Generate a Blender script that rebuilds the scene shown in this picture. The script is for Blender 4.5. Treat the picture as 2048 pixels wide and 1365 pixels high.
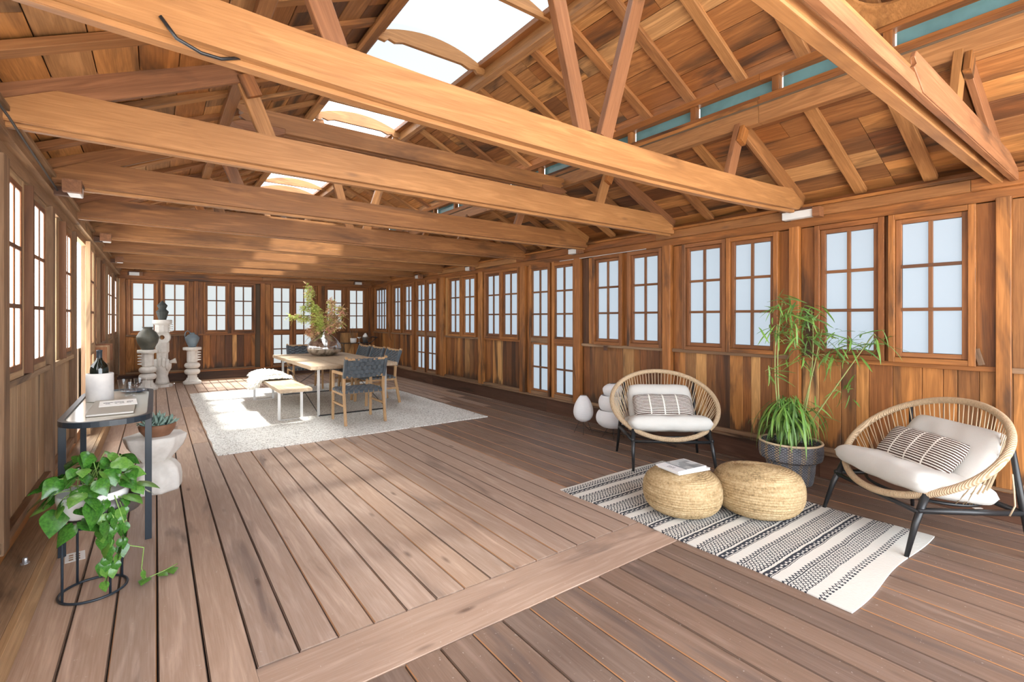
import bpy, bmesh, math, random
from mathutils import Vector, Matrix, Euler
from math import sin, cos, pi, radians

# ------------------------------------------------------------ clear
for o in list(bpy.data.objects):
    bpy.data.objects.remove(o, do_unlink=True)
SC = bpy.context.scene
COL = SC.collection
R = random.Random(11)

# ------------------------------------------------------------ camera
EYE = 1.42
YAW = math.atan2(713, 967)
cam_d = bpy.data.cameras.new('camera')
cam = bpy.data.objects.new('camera', cam_d)
COL.objects.link(cam)
cam.location = (0, 0, EYE)
cam.rotation_euler = (pi / 2, 0, -YAW)
cam_d.sensor_width = 36
cam_d.lens = 967 / 2048 * 36
cam_d.shift_y = -45 / 2048
cam_d.clip_start = 0.05
SC.camera = cam

# ------------------------------------------------------------ world, sun, exposure
SKY_STRENGTH = 3.8
world = bpy.data.worlds.new('daylight')
SC.world = world
world.use_nodes = True
wb = world.node_tree.nodes['Background']
wb.inputs[0].default_value = (0.86, 0.93, 1.0, 1)
wb.inputs[1].default_value = SKY_STRENGTH
sun_d = bpy.data.lights.new('sun', 'SUN')
sun_d.energy = 22.0
sun_d.angle = radians(5.0)
sun_d.color = (1.0, 0.95, 0.86)
sun = bpy.data.objects.new('sun', sun_d)
COL.objects.link(sun)
sun.location = (2, 2, 8)
sun.rotation_euler = Vector((0.20, -0.34, 1.0)).to_track_quat('Z', 'Y').to_euler()
SC.view_settings.view_transform = 'Standard'
SC.view_settings.look = 'None'
SC.view_settings.exposure = 1.22
SC.view_settings.gamma = 1
SC.view_settings.use_curve_mapping = False
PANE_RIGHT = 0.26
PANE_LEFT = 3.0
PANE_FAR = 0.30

# ------------------------------------------------------------ material helpers
class X:
    """tiny expression wrapper: builds Math nodes"""
    def __init__(s, nt, sock): s.nt, s.s = nt, sock
    def _m(s, op, b=None, c=None, rev=False):
        n = s.nt.nodes.new('ShaderNodeMath'); n.operation = op
        args = [s, b] if not rev else [b, s]
        if c is not None: args.append(c)
        for i, a in enumerate(args):
            if a is None: continue
            if isinstance(a, X): s.nt.links.new(a.s, n.inputs[i])
            else: n.inputs[i].default_value = a
        return X(s.nt, n.outputs[0])
    def __add__(s, b): return s._m('ADD', b)
    def __sub__(s, b): return s._m('SUBTRACT', b)
    def __rsub__(s, b): return s._m('SUBTRACT', b, rev=True)
    def __mul__(s, b): return s._m('MULTIPLY', b)
    def __truediv__(s, b): return s._m('DIVIDE', b)
    def __lt__(s, b): return s._m('LESS_THAN', b)
    def __gt__(s, b): return s._m('GREATER_THAN', b)
    def fract(s): return s._m('FRACT')
    def abs(s): return s._m('ABSOLUTE')
    def sin(s): return s._m('SINE')
    def max(s, b): return s._m('MAXIMUM', b)
    def min(s, b): return s._m('MINIMUM', b)
    def mod(s, b): return s._m('FLOORED_MODULO', b)

def newmat(name):
    m = bpy.data.materials.new(name); m.use_nodes = True
    nt = m.node_tree
    b = nt.nodes['Principled BSDF']
    return m, nt, b

def mixc(nt, fac, a, b):
    n = nt.nodes.new('ShaderNodeMix'); n.data_type = 'RGBA'
    for i, v in ((0, fac), (6, a), (7, b)):
        if isinstance(v, X): v = v.s
        if hasattr(v, 'is_output') or isinstance(v, bpy.types.NodeSocket): nt.links.new(v, n.inputs[i])
        else: n.inputs[i].default_value = v if i == 0 else (*v, 1)
    return n.outputs[2]

def ramp(nt, fac, stops, interp='LINEAR'):
    r = nt.nodes.new('ShaderNodeValToRGB')
    r.color_ramp.interpolation = interp
    el = r.color_ramp.elements
    while len(el) < len(stops): el.new(0.5)
    for e, (p, c) in zip(el, stops):
        e.position = p
        e.color = (*c, 1) if len(c) == 3 else c
    if isinstance(fac, X): fac = fac.s
    nt.links.new(fac, r.inputs[0])
    return r.outputs[0]

def coords(nt, kind='Object', rnd=True, scale=(1, 1, 1)):
    tc = nt.nodes.new('ShaderNodeTexCoord')
    src = tc.outputs[kind]
    oi = nt.nodes.new('ShaderNodeObjectInfo')
    if rnd:
        mul = nt.nodes.new('ShaderNodeVectorMath'); mul.operation = 'SCALE'
        mul.inputs[0].default_value = (37.0, 91.0, 53.0)
        nt.links.new(oi.outputs['Random'], mul.inputs['Scale'])
        add = nt.nodes.new('ShaderNodeVectorMath'); add.operation = 'ADD'
        nt.links.new(src, add.inputs[0]); nt.links.new(mul.outputs[0], add.inputs[1])
        src = add.outputs[0]
    return src, oi.outputs['Random']

def scaled(nt, src, sc):
    mp = nt.nodes.new('ShaderNodeMapping')
    mp.inputs['Scale'].default_value = sc
    nt.links.new(src, mp.inputs[0])
    return mp.outputs[0]

def noise(nt, vec, scale=1, detail=3, dist=0, rough=.55):
    n = nt.nodes.new('ShaderNodeTexNoise')
    n.inputs['Scale'].default_value = scale
    n.inputs['Detail'].default_value = detail
    n.inputs['Distortion'].default_value = dist
    n.inputs['Roughness'].default_value = rough
    nt.links.new(vec, n.inputs['Vector'])
    return X(nt, n.outputs[0])

def bump(nt, b, h, strength=.3, dist=.01):
    n = nt.nodes.new('ShaderNodeBump')
    n.inputs['Strength'].default_value = strength
    n.inputs['Distance'].default_value = dist
    nt.links.new(h.s, n.inputs['Height'])
    nt.links.new(n.outputs[0], b.inputs['Normal'])

def wood(name, pal, rough=.6, stain=0., knots=0., grain=.5, axis='X', rot=False, stain_col=(.035, .02, .013), speck=0., foot=0.):
    m, nt, b = newmat(name)
    src, rnd = coords(nt)
    g = {'X': (1.1, 13, 13), 'Y': (13, 1.1, 13), 'Z': (13, 13, 1.1)}[axis]
    f = {'X': (5, 150, 150), 'Y': (150, 5, 150), 'Z': (150, 150, 5)}[axis]
    s2 = {'X': (.8, 4.5, 4.5), 'Y': (4.5, .8, 4.5), 'Z': (4.5, 4.5, .8)}[axis]
    n1 = noise(nt, scaled(nt, src, g), 1, 4, 1.1)
    n2 = noise(nt, scaled(nt, src, f), 1, 2)
    n3 = noise(nt, scaled(nt, src, s2), 1, 4, .8)
    n = len(pal)
    base = ramp(nt, X(nt, rnd), [(i / max(1, n - 1), c) for i, c in enumerate(pal)])
    rings = ((n1 * 9).sin() * .5 + .5)
    dk = nt.nodes.new('ShaderNodeMix'); dk.data_type = 'RGBA'; dk.blend_type = 'MULTIPLY'
    dk.inputs[0].default_value = 1
    nt.links.new(base, dk.inputs[6])
    fac = rings * .45 + n2 * .35 + n1 * .4
    lo = 1 - grain * .80
    gr = ramp(nt, fac, [(.25, (lo, lo * .90, lo * .80)), (.52, (.92, .90, .87)), (.80, (1.15, 1.14, 1.12))])
    nt.links.new(gr, dk.inputs[7])
    col = dk.outputs[2]
    if stain > 0:
        sf = ramp(nt, n3, [(.62 - stain * .16, (0, 0, 0)), (.74 - stain * .1, (.85, .85, .85))])
        col = mixc(nt, sf, col, stain_col)
    if foot > 0:      # water stains creeping up from the foot of the boards
        ge = nt.nodes.new('ShaderNodeNewGeometry'); sz = nt.nodes.new('ShaderNodeSeparateXYZ'); nt.links.new(ge.outputs['Position'], sz.inputs[0])
        jag = noise(nt, scaled(nt, ge.outputs['Position'], (14, 14, 1.5)), 1, 4)
        ft = X(nt, sz.outputs[2]) - jag * foot
        col = mixc(nt, ramp(nt, ft + .3, [(.28, (.8, .8, .8)), (.36, (0, 0, 0))]), col, (.05, .028, .018))
    if knots > 0:
        v = nt.nodes.new('ShaderNodeTexVoronoi')
        k3 = {'X': (1.6, 5.5, 5.5), 'Y': (5.5, 1.6, 5.5), 'Z': (5.5, 5.5, 1.6)}[axis]
        nt.links.new(scaled(nt, src, k3), v.inputs['Vector']); v.inputs['Scale'].default_value = 1
        kf = ramp(nt, X(nt, v.outputs['Distance']), [(.03, (knots,) * 3), (.11, (0, 0, 0))])
        col = mixc(nt, kf, col, (.09, .05, .035))
    if speck > 0:
        ns = noise(nt, src, 60, 2)
        col = mixc(nt, ramp(nt, ns, [(.7, (0, 0, 0)), (.78, (speck,) * 3)]), col, (.7, .66, .6))
    nt.links.new(col, b.inputs['Base Color'])
    b.inputs['Roughness'].default_value = rough
    b.inputs['Specular IOR Level'].default_value = .35
    bump(nt, b, n2 * .6 + rings * .25, .25, .004)
    return m

def plain(name, col, rough=.6, metal=0., spec=.5, nz=0., nscale=40, bmp=0., col2=None, trans=0.):
    m, nt, b = newmat(name)
    b.inputs['Base Color'].default_value = (*col, 1)
    b.inputs['Roughness'].default_value = rough
    b.inputs['Metallic'].default_value = metal
    b.inputs['Specular IOR Level'].default_value = spec
    if nz or bmp or col2:
        src, rnd = coords(nt)
        n = noise(nt, src, nscale, 4)
        c2 = col2 or tuple(c * (1 - nz) for c in col)
        nt.links.new(ramp(nt, n, [(.35, c2), (.65, col)]), b.inputs['Base Color'])
        if bmp: bump(nt, b, n, bmp, .01)
    if trans: b.inputs['Transmission Weight'].default_value = trans
    return m

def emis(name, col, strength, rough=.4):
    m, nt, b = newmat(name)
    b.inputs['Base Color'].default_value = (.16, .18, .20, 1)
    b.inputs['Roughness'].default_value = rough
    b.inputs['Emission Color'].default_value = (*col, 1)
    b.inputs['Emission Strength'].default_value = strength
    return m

# ---- the woods
M = {}
OR1, OR2, OR3 = (.62, .285, .085), (.48, .195, .052), (.31, .115, .032)
DK1, DK2 = (.145, .058, .024), (.075, .033, .017)
LT = (.70, .39, .15)
M['beam'] = wood('cedar beam', [(.40, .19, .068), (.45, .225, .09), (.30, .13, .048), (.36, .165, .06)], .45, stain=.55, grain=.6, knots=.45, stain_col=(.10, .042, .018))
M['beam_light'] = wood('light cedar beam', [(.42, .205, .08), (.44, .22, .088)], .45, stain=.35, grain=.5, knots=.45, stain_col=(.16, .07, .028))
M['beam_dark'] = wood('dark cedar beam', [(.25, .11, .05), (.33, .15, .07), (.28, .12, .055)], .5, stain=.5, grain=.55)
M['rafter'] = wood('cedar rafter', [(.44, .20, .065), (.32, .13, .042), (.50, .25, .095), (.26, .105, .038)], .6, stain=.35, grain=.6, stain_col=(.10, .042, .018))
M['roof'] = wood('cedar roof board', [(.54, .235, .07), OR3, (.60, .29, .10), OR2, (.22, .085, .032), (.60, .33, .14), OR3, (.42, .18, .06), DK1, (.50, .23, .08)], .6, stain=.68, grain=.65)
M['plank'] = wood('cedar wall board', [OR2, DK1, OR1, OR3, (.20, .08, .03), LT, OR2, DK2, OR3, OR1, DK1, OR2], .55, stain=.62, grain=.68, foot=.62)
M['trim'] = wood('cedar trim', [(.42, .165, .045), (.27, .10, .030), (.36, .14, .038), (.50, .215, .062)], .5, stain=.5, grain=.65)
M['sash'] = wood('cedar sash', [(.30, .12, .045), (.20, .08, .033), (.36, .15, .055), (.24, .10, .04)], .55, stain=.45, grain=.5)
M['trim_z'] = wood('cedar trim upright', [(.42, .165, .045), (.27, .10, .030), (.36, .14, .038), (.50, .215, .062)], .5, stain=.5, grain=.65, axis='Z')
M['sash_z'] = wood('cedar sash upright', [(.30, .12, .045), (.20, .08, .033), (.36, .15, .055), (.24, .10, .04)], .55, stain=.45, grain=.5, axis='Z')
M['lefttrim_z'] = wood('grey brown trim upright', [(.46, .29, .155), (.34, .2, .11), (.50, .335, .19)], .7, stain=.3, grain=.5, axis='Z')
ZV = {'cedar trim': 'trim_z', 'cedar sash': 'sash_z', 'grey brown trim': 'lefttrim_z'}
M['muntin'] = wood('dark muntin', [(.17, .075, .035), (.25, .11, .045), (.13, .06, .032)], .6, stain=.3, grain=.4)
M['weathered'] = wood('weathered cedar', [(.34, .21, .12), (.25, .15, .09), (.42, .28, .17), (.28, .16, .09)], .7, stain=.4, grain=.6)
M['leftplank'] = wood('grey brown wall board', [(.47, .30, .165), (.36, .215, .12), (.54, .37, .22), (.30, .17, .095)], .7, stain=.3, grain=.55)
M['lefttrim'] = wood('grey brown trim', [(.46, .29, .155), (.34, .2, .11), (.50, .335, .19)], .7, stain=.3, grain=.5)
M['darkbase'] = wood('dark base board', [(.10, .047, .03), (.13, .06, .035), (.085, .045, .03)], .6, stain=.4, grain=.5)
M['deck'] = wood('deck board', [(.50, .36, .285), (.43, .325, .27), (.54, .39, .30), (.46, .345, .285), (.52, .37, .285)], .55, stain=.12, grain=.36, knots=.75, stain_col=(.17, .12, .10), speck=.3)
M['deck_near'] = wood('darker deck board', [(.24, .165, .132), (.20, .145, .12), (.28, .19, .145), (.22, .155, .125)], .5, stain=.3, grain=.45, knots=.7, stain_col=(.11, .08, .07), speck=.5)  # darker copy of the deck wood for near and right-hand boards
M['deck_edge'] = plain('fresh deck edge', (.36, .17, .07), .6)
M['joist'] = plain('dark under deck', (.02, .014, .011), .9)
M['backing'] = plain('unseen backing sheet', (.12, .08, .05), .9)
M['teal'] = plain('teal clerestory glazing', (.13, .27, .29), .25, nz=.35, nscale=3)
M['black'] = plain('black powder coat', (.015, .016, .018), .35)
M['navy'] = plain('dark blue metal', (.018, .028, .04), .35)
M['steel'] = plain('brushed steel', (.52, .50, .47), .35, metal=.8)
M['bolt'] = plain('galvanised bolt', (.5, .52, .55), .4, metal=.9)
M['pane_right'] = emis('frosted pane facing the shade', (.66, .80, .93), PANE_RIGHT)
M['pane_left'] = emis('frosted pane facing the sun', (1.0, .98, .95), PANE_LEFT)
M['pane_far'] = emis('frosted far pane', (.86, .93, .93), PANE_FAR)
M['white_light'] = plain('white lamp cover', (.62, .62, .62), .5)
M['paper'] = plain('white paper', (.82, .81, .79), .8)
M['ink'] = plain('dark print', (.05, .05, .055), .7)

# skylight glazing: thin translucent sheet that lets the sun through
def glazing(name, tr, col):
    m, nt, b = newmat(name)
    t = nt.nodes.new('ShaderNodeBsdfTransparent'); t.inputs[0].default_value = (.62, .66, .70, 1)
    d = nt.nodes.new('ShaderNodeBsdfTranslucent'); d.inputs[0].default_value = (*col, 1)
    mx = nt.nodes.new('ShaderNodeMixShader'); mx.inputs[0].default_value = 1 - tr
    nt.links.new(t.outputs[0], mx.inputs[1]); nt.links.new(d.outputs[0], mx.inputs[2])
    nt.links.new(mx.outputs[0], nt.nodes['Material Output'].inputs[0])
    return m
M['skyglass_a'] = glazing('skylight glazing frosted', .04, (.036, .042, .047))
M['skyglass_m'] = glazing('skylight glazing part frosted', .07, (.036, .042, .047))
M['skyglass_b'] = glazing('skylight glazing clear', .44, (.22, .23, .235))

# ------------------------------------------------------------ mesh helpers
MC = {}
def link(o, parent=None):
    COL.objects.link(o)
    if parent: o.parent = parent
    return o

def tag(o, label=None, cat=None, group=None, kind=None):
    if label: o['label'] = label
    if cat: o['category'] = cat
    if group: o['group'] = group
    if kind: o['kind'] = kind
    return o

def empty(name, loc=(0, 0, 0), rz=0, **k):
    o = bpy.data.objects.new(name, None)
    o.empty_display_size = .1
    link(o)
    o.location = loc; o.rotation_euler = (0, 0, rz)
    return tag(o, **k)

def obj(name, me, mat=None, parent=None, loc=None, M4=None, smooth=False, **k):
    if isinstance(me, bmesh.types.BMesh):
        bm = me
        me = bpy.data.meshes.new(name)
        bmesh.ops.recalc_face_normals(bm, faces=bm.faces)
        bm.to_mesh(me); bm.free()
        if smooth:
            for p in me.polygons: p.use_smooth = True
    if mat is not None and not me.materials:
        for mm in (mat if isinstance(mat, (list, tuple)) else [mat]): me.materials.append(mm)
    o = bpy.data.objects.new(name, me)
    link(o, parent)
    if M4 is not None: o.matrix_basis = M4
    if loc is not None: o.location = loc
    return tag(o, **k)

def plank_mesh(L, W, T, c, mats):
    key = (round(L, 3), round(W, 3), round(T, 4), round(c, 4), tuple(m.name for m in mats))
    if key in MC: return MC[key]
    w, t = W / 2, T / 2
    sec = [(-w + c, -t), (w - c, -t), (w, -t + c), (w, t - c), (w - c, t), (-w + c, t), (-w, t - c), (-w, -t + c)]
    vs = [(-L / 2, a, b) for a, b in sec] + [(L / 2, a, b) for a, b in sec]
    fs = [tuple(reversed(range(8))), tuple(range(8, 16))]
    mi = [0, 0]
    for i in range(8):
        j = (i + 1) % 8
        fs.append((i, j, 8 + j, 8 + i)); mi.append(1 if (i in (1, 3, 5, 7) and len(mats) > 1) else 0)
    me = bpy.data.meshes.new('plank'); me.from_pydata(vs, [], fs)
    for m in mats: me.materials.append(m)
    for p, i in zip(me.polygons, mi): p.material_index = i
    me.update()
    MC[key] = me
    return me

def axes(p0, p1, normal):
    x = (p1 - p0).normalized()
    z = (normal - x * normal.dot(x))
    if z.length < 1e-4: z = x.orthogonal()
    z.normalize(); y = z.cross(x)
    m = Matrix((x, y, z)).transposed().to_4x4()
    m.translation = (p0 + p1) / 2
    return m

def plank(name, parent, p0, p1, w, t, normal, mat, c=.002, **k):
    p0, p1, normal = Vector(p0), Vector(p1), Vector(normal)
    L = (p1 - p0).length
    mats = mat if isinstance(mat, (list, tuple)) else [mat]
    me = plank_mesh(L, w, t, min(c, w * .3, t * .3), mats)
    return obj(name, me, None, parent, M4=axes(p0, p1, normal), **k)

def bm_box(bm, c, s, rot=None):
    m = Matrix.Translation(c)
    if rot is not None: m = m @ rot
    r = bmesh.ops.create_cube(bm, size=1, matrix=m @ Matrix.Diagonal((*s, 1)))
    return r['verts']

def bm_bar(bm, p0, p1, w, t, normal=(0, 0, 1)):
    p0, p1 = Vector(p0), Vector(p1)
    m = axes(p0, p1, Vector(normal))
    return bmesh.ops.create_cube(bm, size=1, matrix=m @ Matrix.Diagonal(((p1 - p0).length, w, t, 1)))['verts']

def bm_tube(bm, pts, r, seg=8, closed=False, radii=None, flat=1.0, cap=True):
    pts = [Vector(p) for p in pts]; n = len(pts)
    rings = []; up = None
    for i, p in enumerate(pts):
        if closed: t = pts[(i + 1) % n] - pts[i - 1]
        else: t = pts[min(i + 1, n - 1)] - pts[max(i - 1, 0)]
        if t.length < 1e-9: t = Vector((0, 0, 1))
        t.normalize()
        if up is None: up = t.orthogonal().normalized()
        up = (up - t * up.dot(t))
        up = up.normalized() if up.length > 1e-6 else t.orthogonal().normalized()
        sd = t.cross(up)
        rr = radii[i] if radii else r
        rings.append([bm.verts.new(p + (up * cos(2 * pi * k / seg) * flat + sd * sin(2 * pi * k / seg)) * rr) for k in range(seg)])
    for i in range(n if closed else n - 1):
        a, b = rings[i], rings[(i + 1) % n]
        off = 0
        if closed and i == n - 1:
            off = min(range(seg), key=lambda o: (a[0].co - b[o].co).length)
        for k in range(seg):
            bm.faces.new((a[k], a[(k + 1) % seg], b[(k + 1 + off) % seg], b[(k + off) % seg]))
    if not closed and cap:
        bm.faces.new(rings[0][::-1]); bm.faces.new(rings[-1])
    return bm

def tube(name, pts, r, mat, parent=None, seg=8, closed=False, radii=None, flat=1.0, **k):
    bm = bmesh.new(); bm_tube(bm, pts, r, seg, closed, radii, flat)
    return obj(name, bm, mat, parent, smooth=True, **k)

def bm_lathe(bm, prof, seg=32, rfun=None, c=(0, 0, 0)):
    rings = []
    for r, z in prof:
        if r < 1e-5:
            rings.append([bm.verts.new((c[0], c[1], c[2] + z))])
        else:
            ring = []
            for k in range(seg):
                a = 2 * pi * k / seg
                rr = r * (rfun(a, z) if rfun else 1)
                ring.append(bm.verts.new((c[0] + rr * cos(a), c[1] + rr * sin(a), c[2] + z)))
            rings.append(ring)
    for a, b in zip(rings, rings[1:]):
        if len(a) == 1 and len(b) == 1: continue
        for k in range(seg):
            k2 = (k + 1) % seg
            if len(a) == 1: bm.faces.new((a[0], b[k2], b[k]))
            elif len(b) == 1: bm.faces.new((a[k], a[k2], b[0]))
            else: bm.faces.new((a[k], a[k2], b[k2], b[k]))
    return bm

def lathe(name, prof, mat, parent=None, seg=32, rfun=None, smooth=True, **k):
    bm = bmesh.new(); bm_lathe(bm, prof, seg, rfun)
    return obj(name, bm, mat, parent, smooth=smooth, **k)

def bm_prism(bm, poly, d0, d1, plane='XZ'):
    def P(a, b, d):
        return {'XZ': (a, d, b), 'YZ': (d, a, b), 'XY': (a, b, d)}[plane]
    A = [bm.verts.new(P(a, b, d0)) for a, b in poly]
    B = [bm.verts.new(P(a, b, d1)) for a, b in poly]
    bm.faces.new(A[::-1]); bm.faces.new(B)
    for i in range(len(poly)):
        j = (i + 1) % len(poly)
        bm.faces.new((A[i], A[j], B[j], B[i]))
    return bm

def prism(name, poly, d0, d1, plane, mat, parent=None, bev=0, **k):
    bm = bmesh.new(); bm_prism(bm, poly, d0, d1, plane)
    if bev: bmesh.ops.bevel(bm, geom=bm.edges[:], offset=bev, segments=1, affect='EDGES')
    return obj(name, bm, mat, parent, **k)

def cushion_mesh(w, d, h, n=14, pw=2.6, seam=True, puff=0.0, rnd=None):
    bm = bmesh.new(); rr = rnd or R
    ph = [rr.uniform(0, 6) for _ in range(4)]
    g = {}
    for s in (1, -1):
        for i in range(n + 1):
            for j in range(n + 1):
                u, v = i / n * 2 - 1, j / n * 2 - 1
                edge = i in (0, n) or j in (0, n)
                if edge and s == -1: g[(s, i, j)] = g[(1, i, j)]; continue
                th = ((1 - abs(u) ** pw) * (1 - abs(v) ** pw)) ** .5 if not edge else 0
                pin = 1 - .06 * (1 - abs(v)) * 0 - .05 * (u * u) * (1 - v * v)
                rc = 1 - .10 * (abs(u) * abs(v)) ** 3
                x = rc * u * w / 2 * (1 - .04 * (1 - u * u) * 0 - .045 * (1 - v * v) * (-1) * 0) * (1 - .035 * (1 - abs(v)) * abs(u))
                y = rc * v * d / 2 * (1 - .035 * (1 - abs(u)) * abs(v))
                wr = 1 + .05 * sin(5 * u + ph[0]) * sin(4 * v + ph[1]) + .04 * sin(11 * u + ph[2] + 3 * v)
                z = s * th * h / 2 * wr
                g[(s, i, j)] = bm.verts.new((x, y, z))
    for s in (1, -1):
        for i in range(n):
            for j in range(n):
                f = (g[(s, i, j)], g[(s, i + 1, j)], g[(s, i + 1, j + 1)], g[(s, i, j + 1)])
                bm.faces.new(f if s == 1 else f[::-1])
    return bm

def place(loc, rx=0, ry=0, rz=0):
    return Matrix.Translation(loc) @ Euler((rx, ry, rz)).to_matrix().to_4x4()

# ============================================================ ROOM
XL, XR, XC = -0.65, 4.82, 2.08       # inner faces of side walls, centre line
YF, YB = 13.1, -1.9                   # far wall, open near end
TOP = 2.43                            # wall plate top
BAY = 1.375
beam_y = [0.62 + BAY * k for k in range(0, 9)]

# ---- floor
floor = empty('floor', kind='structure')
obj('sub_floor', (lambda b: (bm_box(b, (2.1, 5.6, -.16), (6.2, 15.4, .06)), b)[1])(bmesh.new()), M['joist'], floor)
PIT, GAP = .1630, .0065
x0 = 2.618
kmin, kmax = -19, 13
DM = [M['deck'], M['deck_edge']]
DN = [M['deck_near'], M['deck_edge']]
M['deck_edge_dark'] = plain('dark deck edge', (.10, .06, .04), .8)  # dark edge colour for part of the boards
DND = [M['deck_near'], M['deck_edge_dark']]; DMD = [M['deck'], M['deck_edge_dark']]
for k in range(kmin, kmax + 1):
    a = x0 + PIT * k; b = a + PIT - GAP
    if b > XR + .16: b = XR + .16
    xm, w = (a + b) / 2, b - a
    cut = (.32 <= xm <= 2.78)
    ys = []
    if cut:
        segs = [(YB, 1.855), (2.2, None)]
    else:
        segs = [(YB, None)]
    for s0, s1 in segs:
        if s1 is not None:
            ys.append((s0, s1)); continue
        y = s0 + (R.uniform(3.6, 6.2) if s0 > 0 else R.uniform(8.0, 10.5))
        last = s0
        while y < YF - 1.2:
            ys.append((last, y - .003)); last = y + .001
            y += R.uniform(2.6, 5.2)
        ys.append((last, YF - .05))
    for y0, y1 in ys:
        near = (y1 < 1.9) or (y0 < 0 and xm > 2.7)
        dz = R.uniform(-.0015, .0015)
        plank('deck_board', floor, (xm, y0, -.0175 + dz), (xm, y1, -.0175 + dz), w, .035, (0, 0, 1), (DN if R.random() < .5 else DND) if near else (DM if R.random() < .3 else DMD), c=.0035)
plank('header_board', floor, (.325, 2.027, -.0175), (2.78, 2.027, -.0175), .325, .035, (0, 0, 1), M['deck'], c=.003)
plank('joist_edge', floor, (.0, 1.80, -.06), (3.0, 1.80, -.06), .09, .05, (0, 0, 1), M['weathered'])

# ---- left curb
curb = empty('trim_1', kind='structure')
plank('curb_face', curb, (-.485, YB, .068), (-.485, YF, .068), .03, .136, (0, 0, 1), M['lefttrim'])
plank('curb_top', curb, (-.60, YB, .125), (-.60, YF, .125), .20, .03, (0, 0, 1), M['weathered'])
plank('sill_beam', curb, (-.685, YB, .175), (-.685, YF, .175), .07, .12, (0, 0, 1), M['trim'])
bo = bmesh.new(); bm_lathe(bo, [(0, .03), (.010, .03), (.012, .02), (.012, .008), (.019, .006), (.019, 0)], 8)
obj('bolt', bo, M['bolt'], curb, loc=(-.548, 3.539, .14))

# ---- walls
def wall_frame(P, D, N):
    """P origin, D along-wall dir, N inward normal; returns point(s, n, z)"""
    P, D, N = Vector(P), Vector(D), Vector(N)
    return lambda s, n, z: P + D * s + N * n + Vector((0, 0, z))

win_n = [0]; door_n = [0]
def sash_mesh(w, h, fw, fd, bot=None):
    """frame of a sash in local XZ, centred, y = depth"""
    bm = bmesh.new(); bot = bot or fw
    bm_box(bm, (-w / 2 + fw / 2, 0, 0), (fw, fd, h)); bm_box(bm, (w / 2 - fw / 2, 0, 0), (fw, fd, h))
    bm.faces.ensure_lookup_table()
    for f in bm.faces: f.material_index = 1
    bm_box(bm, (0, 0, h / 2 - fw / 2), (w - 2 * fw, fd * .96, fw)); bm_box(bm, (0, 0, -h / 2 + bot / 2), (w - 2 * fw, fd * .96, bot))
    return bm

def make_window(W, s, gw=.36, z0=1.15, z1=2.175, pane='pane_right', proud=0., casing=True, cols=2, rows=3, pre='window', fmat=None, cmat=None, fw=.036, tilt=0., parent_name=None, flat=False):
    N = W(0, 1, 0) - W(0, 0, 0); D = W(1, 0, 0) - W(0, 0, 0)
    c = W(s, 0, (z0 + z1) / 2)
    rot = Matrix((D, -N, Vector((0, 0, 1)))).transposed().to_4x4()   # local x along wall, local -y inward
    if rot.determinant() < 0:
        rot = Matrix((-D, -N, Vector((0, 0, 1)))).transposed().to_4x4()
    if parent_name is None:
        if pre == 'window': win_n[0] += 1; nm = 'window_%d' % win_n[0]
        else: door_n[0] += 1; nm = 'door_%d' % door_n[0]
        e = empty(nm, kind='structure')
    else: e = parent_name
    base = Matrix.Translation(c) @ rot
    gh = z1 - z0
    fmat = fmat or M['sash']; cmat = cmat or M['trim']
    if casing:
        key = ('case', round(gw, 3), round(gh, 3), cmat.name)
        if key not in MC:
            bm = sash_mesh(gw + .16, gh + .16, .042, .05)
            bmesh.ops.bevel(bm, geom=bm.edges[:], offset=.003, segments=1, affect='EDGES')
            o = obj('window_frame', bm, (cmat, M[ZV[cmat.name]]), e, M4=base @ Matrix.Translation((0, -.03 - proud + (.030 if flat else 0), 0))); MC[key] = o.data
        else: obj('window_frame', MC[key], None, e, M4=base @ Matrix.Translation((0, -.03 - proud + (.030 if flat else 0), 0)))
    key = ('sash', round(gw, 3), round(gh, 3), round(fw, 3), fmat.name)
    Ms = base @ Matrix.Translation((0, -.005 - proud, 0)) @ Euler((0, tilt, 0)).to_matrix().to_4x4()
    if key not in MC:
        bm = sash_mesh(gw + 2 * fw, gh + 2 * fw, fw, .04)
        bmesh.ops.bevel(bm, geom=bm.edges[:], offset=.002, segments=1, affect='EDGES')
        so = obj('sash', bm, (fmat, M[ZV[fmat.name]]), e, M4=Ms); MC[key] = so.data
    else: so = obj('sash', MC[key], None, e, M4=Ms)
    pw, ph = gw / cols, gh / rows
    for i in range(1, cols):
        plank('muntin', so, (-gw / 2 + pw * i, -.008, -gh / 2), (-gw / 2 + pw * i, -.008, gh / 2), .026, .024, (0, 1, 0), M['muntin'])
    for j in range(1, rows):
        plank('muntin', so, (-gw / 2, -.010, -gh / 2 + ph * j), (gw / 2, -.010, -gh / 2 + ph * j), .026, .026, (0, 1, 0), M['muntin'])
    for i in range(cols):
        for j in range(rows):
            k2 = ('pane', round(pw, 3), round(ph, 3), pane)
            if k2 not in MC:
                bm = bmesh.new(); bm_box(bm, (0, 0, 0), (pw - .006, .006, ph - .006))
                o = obj('pane', bm, M[pane], so, loc=(-gw / 2 + pw * (i + .5), .006 - (.016 if flat else 0), -gh / 2 + ph * (j + .5))); MC[k2] = o.data
            else: obj('pane', MC[k2], None, so, loc=(-gw / 2 + pw * (i + .5), .006 - (.016 if flat else 0), -gh / 2 + ph * (j + .5)))
    return e

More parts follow.
